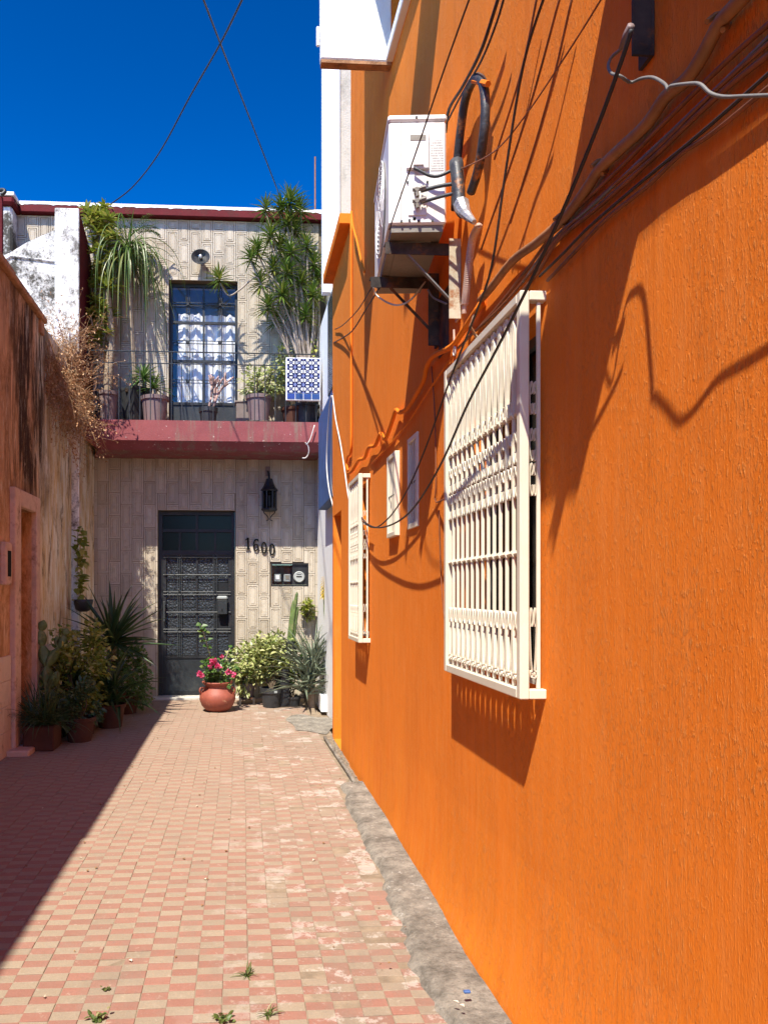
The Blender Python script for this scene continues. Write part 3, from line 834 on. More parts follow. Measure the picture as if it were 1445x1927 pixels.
# ---- air conditioners and their brackets
def ac_unit(label, loc, rz, detail=True):
    """local frame: X from outer front (0) towards the wall (0.25), Y along the wall (0..0.72), Z up (0..0.51)"""
    t = thing('air_conditioner', label, 'air conditioner', loc, rotz=rz, local=True)
    D, L, Hh = 0.25, 0.72, 0.51
    c = MB().cbox(0, D, 0, L, 0.03, Hh - .03, .008).build('casing', 'ac_white', t)
    MB().cbox(-.004, D + .004, -.004, L + .004, Hh - .0295, Hh, .008).build('top_cover', 'ac_white', t)
    b = MB().box(.012, D - .012, .012, L - .012, 0.0, .0295)
    b.box(.05, .20, .10, .62, -.006, -.0005)
    b.build('base_tray', 'ac_grey', t)
    # front grille with its round fan
    fg = MB()
    for k in range(9):
        r = .05 + k * .02
        ring = [(-.010, L * .45 + r * math.cos(a * math.pi / 14), .25 + r * math.sin(a * math.pi / 14)) for a in range(29)]
        fg.tube(ring, .0025, 4, cap=False)
    for k in range(8):
        a = k * math.pi / 4
        fg.tube([(-.010, L * .45, .25), (-.010, L * .45 + .21 * math.cos(a), .25 + .21 * math.sin(a))], .003, 4)
    fg.build('fan_guard', 'ac_white', t)
    MB().tube([(-.0005, L * .45, .25), (-.003, L * .45, .25)], .205, 32).build('fan_recess', 'ac_grey', t)
    if detail:
        MB().box(.052, .0535, -.0012, -.0002, .04, Hh - .032).build('panel_seam', 'ac_grey', t)
        h = MB().cbox(.075, .175, -.014, -.0005, .265, .425, .005).build('service_hatch', 'ac_white', t)
        MB().box(.092, .160, -.0155, -.0142, .388, .412).build('handle_recess', 'ac_grey', h)
        MB().cbox(.105, .150, -.022, -.0145, .277, .287, .002).build('latch', 'ac_white', h)
        MB().box(.182, .238, -.0020, -.0006, .262, .395).build('rating_label', 'label', t)
        v = MB().cbox(.085, .165, -.005, -.0005, .065, .205, .002).build('valve_plate', 'ac_white', t)
        for zz in (.165, .115):
            q = MB().tube([(.118, -.004, zz), (.118, -.038, zz)], .010, 8)
            q.tube([(.100, -.030, zz), (.140, -.030, zz + .004)], .0085, 6).tube([(.138, -.030, zz + .004), (.156, -.030, zz + .008)], .012, 6)
            q.tube([(.118, -.030, zz), (.122, -.032, zz - .03)], .008, 6)
            q.build('valve', 'ac_grey', t)
        for (sx, sz) in ((.12, Hh - .016), (.055, .042), (.09, .046), (.13, .042), (.19, .042), (.082, .212), (.168, .212)):
            MB().tube([(sx, -.0005 - (.004 if sz > .4 else 0), sz), (sx, -.006 - (.004 if sz > .4 else 0), sz)], .005, 8).build('screw', 'iron_grey', t)
        MB().box(.105, .118, -.0012, -.0003, .047, .06).build('drain_slot', 'black_mark', t)
    return t
def ac_bracket(label, yn, yf, zt, xo, drop, near_mat='rust_paint'):
    t = thing('wall_bracket', label, 'bracket', (WX, (yn + yf) / 2, zt - drop), group='steel brackets under the air conditioners')
    for y, m in ((yn, near_mat), (yf, 'rust_metal')):
        MB().box(WX - .012, WX - .002, y - .004, y + .052, zt - drop, zt + .02).box(WX - .055, WX - .0125, y - .004, y + .003, zt - drop, zt + .02).build('upright', m, t)
        MB().box(xo, WX - .056, y, y + .005, zt - .055, zt - .002).box(xo, WX - .056, y + .0055, y + .045, zt - .007, zt - .002).build('arm', 'rust_metal', t)
        MB().strap([(xo + .10, y + .012, zt - .05), (WX - .02, y + .012, zt - drop + (.06 if drop < .5 else .20))], (0, .022, 0), .006).build('strut', 'rust_metal' if y == yf else 'wire_grey', t)
    return t
ac_unit('white air conditioner unit hanging on the orange wall', (0.655, 3.34, 3.135), -R(5.2))
ac_bracket('rusty steel bracket with diagonal struts under the white air conditioner', 3.42, 3.80, 3.127, 0.655, 0.34)
MB_ = None
br2 = ac_bracket('dark steel bracket at the top edge, right of the near grille', 1.42, 1.80, 3.445, 0.56, 0.60, 'rust_metal')

MB().cbox(0.585, .985, 1.30, 1.86, 3.455, 3.51, .006).build('tray', 'rust_metal', br2)  # out of view; added and sized for its shadow beside the near grille
# small dark rust-toned patch behind the bracket
MB().box(WX - .003, WX + .002, 3.62, 3.80, 2.72, 3.02).build('dark_patch', 'rust_metal', ob)

# ---- pipes, hoses and cables on the orange wall
def pl(pts, X): return [atX(p[0], p[1], X if len(p) < 3 else p[2]) for p in pts]
def cable(name, label, pts, r, mat, X=0.985, n=6, sub=5, cat='cable', group=None):
    o = MB().tube(pl(pts, X), r, n, sub=sub).build(name, mat, smooth=True)
    return tag(o, label, cat, group)
CG = 'cables on and in front of the orange wall'
t = thing('insulated_pipe', 'thick dark insulated pipe looped on the wall beside the air conditioner', 'pipe', tuple(atX(900, 300, 1.0)))
MB().tube(pl([(856, 395), (858, 330), (866, 250), (876, 185), (893, 148), (908, 156), (913, 200), (909, 260), (899, 320), (886, 362)], 0.955), 0.0185, 9, sub=6).build('pipe_loop', 'insul', t, smooth=True)
MB().tube(pl([(858, 305), (862, 345), (864, 385), (870, 400)], 0.925), lambda k: 0.030 - 0.006 * k, 9, sub=4).build('wrapped_end', 'insul', t, smooth=True)
MB().tube(pl([(868, 385), (876, 402), (892, 418)], 0.92), lambda k: 0.034 - 0.024 * k, 8, sub=3).build('tape_collar', 'foil', t)
MB().tube(pl([(886, 150), (918, 158)], 0.95), 0.012, 6).build('clamp', 'orange_flat', t)
# corrugated hose with ribs
path = catmull(pl([(901, 424), (889, 450), (882, 500), (877, 550), (874, 574)], 0.955), 14)
hp = MB(); hp.tube(path, 0.0125, 8)
for k in range(1, len(path) - 1):
    hp.tube([path[k] - Vector((0, 0, .0028)), path[k] + Vector((0, 0, .0028))], 0.0165, 8)
hp.tube(pl([(874, 572), (873, 590)], 0.955), 0.010, 8)
tag(hp.build('corrugated_hose', 'hose'), 'pale corrugated drain hose hanging right of the air conditioner', 'hose')
# refrigerant lines from the valves into the wrap
V1 = Vector((0.79, 3.31, 3.300)); V2 = Vector((0.79, 3.31, 3.250)); V3 = Vector((0.76, 3.31, 3.400))
def ln(nm, lab, a, b, r, mid):
    o = MB().tube([a, mid, b], r, 6, sub=6).build(nm, 'iron_grey', smooth=True); tag(o, lab, 'pipe', 'thin lines at the air conditioner valves')
wr = atX(860, 345, 0.93)
ln('refrigerant_line', 'upper dark line from the air conditioner valve to the wrapped pipe', V1, wr, .008, (V1 + wr) / 2 + Vector((0, 0, .004)))
wr2 = atX(862, 362, 0.93)
ln('refrigerant_line', 'lower dark line from the air conditioner valve to the wrapped pipe', V2, wr2, .007, (V2 + wr2) / 2 + Vector((0, 0, .002)))
wr3 = atX(856, 318, 0.93)
ln('power_cord', 'sagging dark cord from the air conditioner hatch to the wrapped pipe', V3, wr3, .007, (V3 + wr3) / 2 + Vector((0, 0, -.035)))

cable('conduit', 'thick brown conduit curving diagonally down the upper orange wall', [(1420, -30), (1372, 22), (1352, 46), (1318, 110), (1290, 150), (1252, 182), (1215, 235), (1165, 282), (1128, 318), (1100, 360), (1062, 410), (1012, 455), (965, 490), (925, 540), (903, 566)], 0.0150, 'conduit', 0.975, 8, cat='conduit')
cb = [((1352, 46), (1345, 34)), ((1128, 318), (1118, 304)), ((1056, 418), (1046, 404))]
cd = thing('conduit_clip', 'brown saddle clip holding the thick conduit to the orange wall', 'clip', tuple(atX(1128, 318, .98)))
for (a, b) in cb:
    pa = atX(*a, .975)
    MB().tube([pa + Vector((-.019, .01, .012)), pa + Vector((.006, .012, .030)), pa + Vector((.02, .0, .0)), pa + Vector((.0, -.012, -.02))], .006, 6, sub=3).build('clip', 'conduit', cd)
wires = [
 ([(1475, 20), (1370, 112), (1245, 235), (1160, 322), (1052, 425), (1002, 492), (930, 585), (862, 655)], .0058, 'wire_brown'),
 ([(1475, 55), (1340, 175), (1240, 275), (1150, 352), (1055, 440), (1005, 505), (940, 580), (875, 640)], .0048, 'wire_brown'),
 ([(1475, 80), (1350, 180), (1225, 300), (1130, 385), (1050, 452), (1012, 512), (950, 588)], .0064, 'wire_brown'),
 ([(1475, 112), (1330, 240), (1215, 335), (1110, 425), (1060, 476), (1015, 520)], .0042, 'wire_dark'),
 ([(1475, 140), (1340, 250), (1280, 290), (1215, 352), (1140, 412), (1085, 470), (1030, 528)], .0055, 'wire_brown'),
 ([(1475, 40), (1385, 130), (1265, 245), (1190, 315), (1105, 395), (1040, 450), (985, 530)], .0042, 'wire_grey'),
]
for k, (pts, r, m) in enumerate(wires):
    side = ['topmost', 'second from the top', 'third from the top', 'fourth from the top', 'lowest', 'grey'][k]
    cable('wall_cable', '%s cable of the diagonal bundle below the brown conduit' % side, pts, r, m, 0.984 - .004 * (k % 2), group=CG)
cable('wavy_conduit', 'orange painted conduit stepping down in waves towards the far grille', [(905, 572), (870, 625), (850, 652), (815, 670), (803, 690), (797, 715), (783, 742), (765, 770), (752, 776), (745, 772), (738, 792), (725, 826), (716, 816), (706, 838), (694, 842), (686, 862), (675, 866), (664, 884), (655, 892)], 0.0135, 'orange_flat', 0.972, 8, sub=4, cat='conduit')
cable('wall_cable', 'thin orange cable running under the wavy conduit', [(862, 655), (800, 745), (770, 792), (735, 835), (700, 872)], .006, 'orange_flat', .985, group=CG)
cable('hanging_cable', 'black cable sagging from the upper bracket past the near grille', [(1188, 55, .84), (1172, 105, .84), (1130, 222, .84), (1070, 370, .84), (1000, 525, .845), (938, 650, .85), (880, 760, .86), (825, 882, .88), (770, 965, .90), (722, 992, .92), (690, 985, .93), (666, 950, .94)], .0052, 'rubber', .88, group=CG)
cable('hanging_cable', 'brown cable hanging from the frame top down to the far grille', [(1035, -40, .90), (985, 120, .90), (950, 330, .90), (925, 500, .90), (895, 590, .905), (850, 705, .91), (800, 845, .92), (762, 930, .93), (728, 978, .935), (698, 992, .94), (662, 962, .945)], .0045, 'wire_dark', .9, group=CG)
cable('hanging_cable', 'thin dark wire crossing in front of the air conditioner', [(893, -30, .62), (840, 118, .62), (790, 265, .625), (745, 395, .64), (733, 432, .66)], .0028, 'wire_dark', .62, group=CG)
cable('hanging_cable', 'thick black cable pair dropping behind the air conditioner', [(945, -30), (930, 20), (905, 95), (872, 160), (845, 205), (838, 250)], .007, 'rubber', .95, group=CG)
cable('hanging_cable', 'thin black cable beside the thick pair behind the air conditioner', [(955, -30), (935, 40), (905, 115), (868, 178), (842, 228)], .0045, 'rubber', .94, group=CG)
cable('hanging_cable', 'fine wire from the pipe loop up to the frame top', [(1148, -30, .88), (1080, 80, .88), (990, 215, .90), (930, 285, .92), (868, 318, .935)], .0026, 'wire_brown', .9, group=CG)
for k, (a, b) in enumerate((((1060, -30), (905, 470)), ((1015, -30), (930, 300)), ((1082, -30), (960, 420)))):
    cable('hanging_cable', ['long brown wire slanting across the sunlit upper wall', 'short brown wire slanting from the frame top near the pipe loop', 'rightmost brown wire slanting across the sunlit upper wall'][k], [a, ((a[0] + b[0]) / 2 + 8, (a[1] + b[1]) / 2), b], .004, 'wire_brown', .965, group=CG)
# wriggling grey cable at the top right
tt = thing('junction_cable', 'wriggling grey cable with taped joint below the upper bracket', 'cable', tuple(atX(1180, 100, .86)))
MB().tube(pl([(1183, 60, .86), (1178, 80, .86), (1168, 92, .86), (1150, 108, .855), (1144, 124, .85), (1150, 138, .85), (1166, 143, .85), (1186, 155, .89), (1205, 148, .90), (1228, 146, .90), (1250, 158, .872), (1256, 168, .862), (1262, 162, .862), (1290, 158, .86), (1315, 158, .858), (1335, 175, .865), (1360, 182, .875), (1400, 181, .89), (1475, 178, .905), (1620, 172, .93), (1850, 150, .95)], .85), .0036, 6, sub=4).build('cord', 'wire_grey', tt, smooth=True)
MB().tube(pl([(1187, 48), (1178, 66), (1170, 92)], .858), .0085, 8).build('taped_joint', 'mauve', tt, smooth=True)
# loose wires round the bracket and on the far stretch
cable('hanging_cable', 'thin dark wire from the bracket corner to the white building', [(700, 540, .7), (672, 585, .85), (645, 612, .97), (630, 620, .99)], .004, 'wire_dark', .9, group=CG)
cable('hanging_cable', 'twisted dark cable from the bracket to the white building', [(715, 540, .72), (690, 580, .82), (665, 620, .92), (648, 634, .97), (628, 645, 1.0)], .0055, 'wire_dark', .9, group=CG)
cable('hanging_cable', 'pale loop of wire drooping under the bracket', [(702, 540, .68), (708, 555, .7), (730, 570, .75), (752, 574, .80), (775, 562, .86), (800, 530, .93)], .0045, 'wire_pale', .8, group=CG)
cable('hanging_cable', 'grey wire curling into the bracket upright', [(805, 545, .9), (815, 560, .92), (840, 572, .95)], .005, 'wire_grey', .93, group=CG)
cable('hanging_cable', 'orange painted cord hanging from the parapet cap', [(661, 398), (664, 425), (672, 455), (680, 492), (686, 512)], .009, 'orange_flat', .96, group=CG)
cable('wall_pipe', 'thin vertical orange pipe rising from the far grille', [(661, 405), (661, 500), (661, 600), (661, 700), (661, 800), (660, 850), (655, 858), (652, 872), (655, 885)], .010, 'orange_flat', .985, 8, sub=3, cat='pipe')
cable('wall_cable', 'pale cable bundle dropping past the blue box to the far grille', [(626, 745), (632, 790), (640, 830), (648, 880), (655, 930), (662, 960), (675, 980), (697, 990)], .007, 'wire_pale', .96, group=CG)
cable('wall_cable', 'thin wire hanging down the wall left of the near grille', [(812, 690), (818, 780), (820, 900), (818, 940)], .0035, 'wire_brown', .99, group=CG)
cable('wall_cable', 'wire looping from the wall into the near grille', [(818, 938), (822, 945), (838, 938, .95), (852, 932, .93)], .004, 'wire_brown', .985, group=CG)
cable('wall_cable', 'short wire lying on the wall beside the near grille foot', [(826, 960), (828, 1040), (832, 1120), (836, 1165)], .0028, 'wire_brown', .992, group=CG)
t = thing('conduit_saddle', 'small orange saddle plate below the pipe loop', 'clip', tuple(atX(908, 568, 1.0)))
a = atX(908, 556, .99)
MB().cbox(.975, .998, a.y - .02, a.y + .02, a.z - .05, a.z + .015, .003).build('plate', 'orange_flat', t)
MB().strap([(.985, a.y + .03, a.z - .01), (.95, a.y + .045, a.z - .11), (.985, a.y + .05, a.z - .16)], (.0, .02, 0), .004).build('strip', 'rust_paint', t)
a = atX(855, 640, .97)
t = thing('eye_hook', 'small ring hook hanging below the bracket upright', 'hook', tuple(a))
ring = [(a.x, a.y + .018 * math.cos(k * math.pi / 8), a.z - .05 + .018 * math.sin(k * math.pi / 8)) for k in range(17)]
MB().tube(ring, .004, 6).build('ring', 'wire_pale', t)
MB().tube([(a.x, a.y + .01, a.z + .05), (a.x, a.y, a.z - .032)], .005, 6).build('shank', 'hose', t)

# ================================================================== WHITE BUILDING with the blue box
wb = thing('white_building', 'white rendered building with blue box wedged behind the orange wall', 'building', (1.6, 9.8, 0))
MB().box(1.15, 4.5, 8.25, 11.24, -.05, 5.32).build('lower_wall', 'white', wb)
MB().box(1.045, 1.262, 9.6, 9.72, 5.322, 9.6).build('upper_wall', 'white', wb)
MB().box(1.264, 4.5, 9.64, 11.2, 5.324, 9.6).build('upper_return', 'beige_render', wb)
MB().cbox(1.03, 1.149, 8.26, 9.95, 2.62, 3.80, .006).build('blue_box', 'blue', wb)
MB().box(1.12, 1.149, 8.3, 9.6, 3.95, 5.2).build('window_frame', 'iron_grey', wb)
MB().box(1.105, 1.119, 8.34, 9.56, 4.0, 5.15).build('pane', 'pat_glass', wb)
cable('hanging_cable', 'white cable bundle draped over the blue box', [(624, 745, 1.0), (620, 770, 1.0), (616, 830, 1.0), (615, 880, 1.0), (620, 925, 1.0), (628, 960, 1.02), (630, 1010, 1.03), (627, 1070, 1.05)], .008, 'wire_pale', 1.0, group=CG)
cable('hanging_cable', 'second pale cable hanging close to the wall corner', [(627, 740, 1.0), (625, 800, 1.0), (623, 900, 1.0), (627, 935, 1.0)], .006, 'wire_grey', 1.0, group=CG)
o = MB().box(1.07, 1.148, 10.0, 10.75, -.01, 0.2).build('white_plinth', 'white'); tag(o, 'low white painted plinth behind the aloe', 'plinth')

# ================================================================== TILED HOUSE
YF = 11.3
hs = thing('tiled_house', 'two-storey house clad in beige relief tiles closing the alley', 'house', (-0.5, 11.6, 0))
LD = (-1.18, -0.06, 0.0, 2.75)       # street door
UD = (-1.02, -0.02, 3.90, 6.11)      # balcony door
MET = (0.47, 1.02, 1.645, 1.98)      # meter niche
mb = plane_with_holes(MB(), 'Y', YF + .012, (-3.6, 1.5), (-.05, 7.05), [(*LD, .26), (*UD, .26), (*MET, .14)], 1)
mb.add([(-3.6, YF + .012, 7.05), (1.5, YF + .012, 7.05), (1.5, 16, 7.05), (-3.6, 16, 7.05), (-3.6, YF + .012, -.05), (-3.6, 16, -.05)], [(0, 1, 2, 3), (0, 3, 5, 4)])
hwall = mb.build('wall', 'grout', hs)
TW, TH = 0.1668, 0.3333
tcache = {}
def tile_mesh(w, h):
    k = (round(w, 3), round(h, 3))
    if k in tcache: return tcache[k]
    mb = MB(); g = 0.0024
    prof = [(g, 0.0), (g + .001, .018), (g + .021, .0182), (g + .0225, .006), (g + .030, .006), (g + .0315, .020), (g + .045, .020), (g + .0465, .015), (g + .052, .015), (g + .0535, .0205)]
    if min(w, h) < 0.075: prof = prof[:2]
    vs, fs = [], []
    for (i, d) in prof:
        vs += [(i, -d, i), (w - i, -d, i), (w - i, -d, h - i), (i, -d, h - i)]
    for r in range(len(prof) - 1):
        for q in range(4): fs.append((r * 4 + q, r * 4 + (q + 1) % 4, r * 4 + 4 + (q + 1) % 4, r * 4 + 4 + q))
    b = (len(prof) - 1) * 4; fs.append((b, b + 1, b + 2, b + 3))
    mb.add(vs, fs)
    me = bpy.data.meshes.new('tile'); me.from_pydata(mb.v, [], mb.f); me.update(); me.materials.append(MT['face_tile'])
    tcache[k] = me
    return me
def clip_rects(rect, holes):
    out = [rect]
    for (a, b, c, d) in holes:
        nxt = []
        for (x0, x1, z0, z1) in out:
            if x1 <= a or x0 >= b or z1 <= c or z0 >= d: nxt.append((x0, x1, z0, z1)); continue
            if x0 < a: nxt.append((x0, a, z0, z1))
            if x1 > b: nxt.append((b, x1, z0, z1))
            mx0, mx1 = max(x0, a), min(x1, b)
            if z0 < c: nxt.append((mx0, mx1, z0, c))
            if z1 > d: nxt.append((mx0, mx1, d, z1))
        out = nxt
    return [q for q in out if q[1] - q[0] > .025 and q[3] - q[2] > .025]
holes2 = [LD[:2] + LD[2:], UD, MET, (-2.2, 1.3, 3.62, 3.89)]
alltiles = []
cI = 0
x = -3.55
while x < 1.17:
    off = (cI % 2) * TH / 2
    z = -off
    while z < 7.0:
        r = (max(x, -3.55), min(x + TW, 1.175), max(z, 0.0), min(z + TH, 6.99))
        for q in clip_rects(r, holes2): alltiles.append(q)
        z += TH
    x += TW; cI += 1
def tkey(q):
    cx, cz = (q[0] + q[1]) / 2, (q[2] + q[3]) / 2
    a = (q[1] - q[0]) * (q[3] - q[2])
    hidden = cx < -2.1 or (cz < 0.9 and (cx < -1.2 or cx > 0.0)) or (cx > 0.55 and 3.9 < cz < 5.9) or 3.8 < cz < 4.5 or cx > 1.1 or (cx < -1.55 and 3.9 < cz < 6.4)
    return (hidden, -a)
alltiles.sort(key=tkey)
rest_t = MB()
rg = random.Random(3)
for n_, q in enumerate(alltiles):
    me = tile_mesh(q[1] - q[0], q[3] - q[2])
    wpos = Vector((q[0], YF + .0118 + rg.uniform(-.0016, .0), q[2]))
    if n_ < 300:
        place('tile', me, hwall, wpos)
    else:
        rest_t.add([v.co + wpos for v in me.vertices], [tuple(p.vertices) for p in me.polygons])
rest_t.build('tile_field', 'face_tile', hwall, kind='stuff')
# roof edge
cor = MB().cbox(-3.13, 1.30, YF - .10, YF + .5, 7.0, 7.115, .008).build('cornice', 'red', hs)
mb = MB()
n = 120
vs = []; rg = random.Random(8)
for k in range(n + 1):
    xx = -3.13 + 4.43 * k / n
    lo = 7.108 - max(0, rg.gauss(-0.004, 0.010)) 
    vs += [(xx, YF - .104, lo), (xx, YF - .104, 7.150), (xx, YF + .5, 7.150)]
fs = []
for k in range(n):
    a = k * 3; fs += [(a, a + 3, a + 4, a + 1), (a + 1, a + 4, a + 5, a + 2)]
mb.add(vs, fs); mb.build('roof_edge', 'white_edge', cor)
MB().cbox(-3.9, -3.14, YF - .34, YF + .3, 6.99, 7.10, .03).build('cornice', 'red', hs)
MB().cbox(-3.92, -3.135, YF - .345, YF + .3, 7.1005, 7.155, .008).build('roof_edge', 'white_edge', cor)
MB().cbox(-3.9, -3.18, YF - .28, YF + .011, 4.0, 6.988, .03).build('corner_post', 'white_stained', hs)
# balcony slab, chamfered under-edge
sec = [(YF + .01, 3.885), (10.5, 3.885), (10.5, 3.61), (10.62, 3.50), (YF + .01, 3.50)]
xa, xb = -2.09, 1.148
vs = [(xa, y, z) for y, z in sec] + [(xb, y, z) for y, z in sec]
# left end is chamfered in plan
vs[1] = (xa + .0, 10.5, 3.885); vs[2] = (xa + .03, 10.5, 3.61); vs[3] = (xa + .18, 10.62, 3.50)
fs = [(i, (i + 1) % 5, 5 + (i + 1) % 5, 5 + i) for i in range(5)] + [(4, 3, 2, 1, 0), (5, 6, 7, 8, 9)]
MB().add(vs, fs).build('balcony_slab', 'balcony', hs)
MB().box(1.176, 1.24, YF - .06, YF + .011, 0, 3.50).build('stone_trim', 'beige_render', hs)
MB().cbox(-1.25, 0.02, YF - .16, YF + .25, -.01, .035, .008).build('doorstep', 'beige_render', hs)

# street door
def bars_h(mb, x0, x1, y, z, w=.010, d=.012): return mb.box(x0, x1, y, y + d, z - w / 2, z + w / 2)
dt = MB()
Y0 = YF + .10
x0, x1, z0, z1 = LD
zt = 2.12
dt.box(x0 + .001, x0 + .06, Y0, Y0 + .05, .036, z1 - .001).box(x1 - .05, x1 - .001, Y0, Y0 + .05, .036, z1 - .001).box(x0 + .06, x1 - .05, Y0, Y0 + .05, z1 - .06, z1 - .001)
dt.box(x0 + .06, x1 - .05, Y0, Y0 + .05, zt - .01, zt + .05).box(x0 + .06, x1 - .05, Y0 + .005, Y0 + .045, 2.44, 2.485)
xm = (x0 + x1) / 2
dt.box(xm - .02, xm + .02, Y0 + .004, Y0 + .046, zt + .05, 2.44).box(xm - .02, xm + .02, Y0 + .004, Y0 + .046, 2.485, z1 - .06)
for xx in (x0 + .31, x1 - .29): dt.box(xx - .014, xx + .014, Y0 + .006, Y0 + .044, zt + .05, 2.44)
dframe = dt.build('door_frame', 'iron', hs)
MB().box(x0 + .06, x1 - .05, Y0 + .052, Y0 + .056, zt, z1 - .02).build('transom_pane', 'dark_glass', dframe)
door = MB()
a, b = x0 + .062, x1 - .052
door.box(a, a + .05, Y0 + .003, Y0 + .043, .04, zt - .012).box(b - .045, b, Y0 + .003, Y0 + .043, .04, zt - .012).box(a + .05, b - .045, Y0 + .003, Y0 + .043, .04, .09)
door.box(a + .05, b - .045, Y0 + .003, Y0 + .043, .58, .62).box(a + .05, b - .045, Y0 + .003, Y0 + .043, zt - .05, zt - .012)
door.box(xm - .014, xm + .014, Y0 + .004, Y0 + .042, .62, zt - .05)
door = door.build('door', 'iron', hs)
MB().box(a + .05, b - .045, Y0 + .015, Y0 + .03, .0905, .5795).build('kick_panel', 'door_panel', door)
rows = [.62, .96, 1.29, 1.33, 1.68, 2.07]
zr = [.62, .97, 1.32, 1.70, 2.07]
colx = [a + .05, x0 + .31, xm, x1 - .29, b - .045]
for r_ in range(4):
    for c_ in range(4):
        xa_, xb_ = colx[c_], colx[c_ + 1]
        if c_ == 3 and r_ in (1, 2): 
            mat = 'room'
        else: mat = 'pat_glass'
        MB().box(xa_ + .004, xb_ - .004, Y0 + .030, Y0 + .036, zr[r_] + .004, zr[r_ + 1] - .004).build('pane', mat, door)
gr = MB()
for xx in (x0 + .31, x1 - .29):
    for dx in (-.026, 0, .026): gr.tube([(xx + dx, Y0 - .006, .60), (xx + dx, Y0 - .006, zt - .02)], .0055, 5)
for zz in (.99, 1.54, 2.085):
    for dz in (-.020, .020): gr.tube([(a + .01, Y0 - .012, zz + dz), (b - .01, Y0 - .012, zz + dz)], .0055, 5)
for zz in (1.26, 1.81): gr.tube([(a + .01, Y0 - .012, zz), (b - .01, Y0 - .012, zz)], .0075, 5)
for xx in (x0 + .31, x1 - .29):
    for zz in (.99, 1.54, 2.085):
        ring = [(xx + .03 * math.cos(k * math.pi / 6), Y0 - .018, zz + .03 * math.sin(k * math.pi / 6)) for k in range(13)]
        gr.tube(ring, .005, 5, cap=False)
gr.build('door_bars', 'iron_grey', door)
MB().cbox(a + .012, a + .040, Y0 - .06, Y0 - .02, 1.12, 1.42, .006).build('handle', 'iron_grey', door)
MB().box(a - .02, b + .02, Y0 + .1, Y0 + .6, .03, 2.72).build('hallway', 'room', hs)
mbx = thing('mail_box', 'small dark letter box fixed in the street door bars', 'letter box', (b - .12, Y0 - .05, 1.25))
MB().cbox(b - .205, b - .06, Y0 - .075, Y0 - .02, 1.23, 1.44, .006).build('body', 'door_panel', mbx)
MB().cbox(b - .212, b - .053, Y0 - .085, Y0 - .018, 1.4405, 1.50, .02).build('lid', 'meter_grey', mbx)
MB().box(b - .14, b - .125, Y0 - .077, Y0 - .0755, 1.27, 1.31).build('lock', 'black_mark', mbx)

# balcony door with curtain
x0, x1, z0, z1 = UD
Y0 = YF + .12
ud = MB()
ud.box(x0 + .001, x0 + .045, Y0, Y0 + .045, z0, z1 - .001).box(x1 - .04, x1 - .001, Y0, Y0 + .045, z0, z1 - .001).box(x0 + .045, x1 - .04, Y0, Y0 + .045, z1 - .05, z1 - .001)
xm = (x0 + x1) / 2
ud.box(xm - .016, xm + .016, Y0 + .002, Y0 + .043, z0 + .46, z1 - .05).box(x0 + .045, x1 - .04, Y0 + .001, Y0 + .044, z0 + .42, z0 + .46)
ud.box(x0 + .045, x1 - .04, Y0 + .001, Y0 + .044, 5.52, 5.555).box(x0 + .045, x1 - .04, Y0 + .001, Y0 + .044, 4.95, 4.985)
uf = ud.build('balcony_door', 'iron', hs)
MB().box(x0 + .045, x1 - .04, Y0 + .015, Y0 + .03, z0, z0 + .42).build('kick_panel', 'door_panel', uf)
gb = MB()
for xx in (x0 + .27, x1 - .26):
    for dx in (-.024, 0, .024): gb.box(xx + dx - .005, xx + dx + .005, Y0 - .012, Y0 - .001, z0 + .44, z1 - .05)
for zz in (5.80, 5.24, 4.66):
    for dz in (-.022, .022): gb.box(x0 + .045, x1 - .04, Y0 - .024, Y0 - .013, zz + dz - .005, zz + dz + .005)
for xx in (x0 + .27, x1 - .26):
    for zz in (5.80, 5.24, 4.66): gb.cbox(xx - .02, xx + .02, Y0 - .034, Y0 - .0245, zz - .02, zz + .02, .004)
gb.build('door_bars', 'iron', uf)
for (xa_, xb_) in ((x0 + .045, xm - .016), (xm + .016, x1 - .04)):
    for (za, zb) in ((z0 + .46, 4.95), (4.985, 5.52), (5.555, z1 - .05)):
        MB().box(xa_, xb_, Y0 + .020, Y0 + .024, za, zb).build('pane', 'glass', uf)
MB().box(x0 - .05, x1 + .05, Y0 + .5, Y0 + .55, z0, z1 + .1).box(x0 - .05, x1 + .05, Y0 + .13, Y0 + .5, z0 - .02, z0 - .001).build('room', 'room_grey', uf)
def curtain(xa_, xb_, za, zb, y, folds, seed):
    rg = random.Random(seed); vs, fs = [], []
    nx, nz = 48, 6
    for i in range(nx + 1):
        t = i / nx; xx = xa_ + (xb_ - xa_) * t
        top = zb + .022 * abs(math.sin(t * folds * 1.4)) + .012 * math.sin(t * 23 + seed)
        bot = za + .03 * abs(math.sin(t * folds * 0.8 + seed))
        for j in range(nz + 1):
            s = j / nz
            vs.append((xx, y + .022 * math.sin(t * folds * 2 + seed) * (1 - .3 * s) + .006 * math.sin(t * 40 + s * 3), bot + (top - bot) * s))
    m = nz + 1
    for i in range(nx):
        for j in range(nz): fs.append((i * m + j, (i + 1) * m + j, (i + 1) * m + j + 1, i * m + j + 1))
    return MB().add(vs, fs).build('curtain', 'curtain', uf, smooth=True)
curtain(x0 + .12, xm - .01, 5.05, 5.68, Y0 + .10, 7, 1)
curtain(xm + .01, x1 - .04, 5.05, 5.67, Y0 + .105, 9, 2)
curtain(x0 + .10, xm + .0, 4.36, 5.13, Y0 + .12, 6, 3)
curtain(xm + .02, x1 - .04, 4.36, 5.11, Y0 + .125, 8, 4)
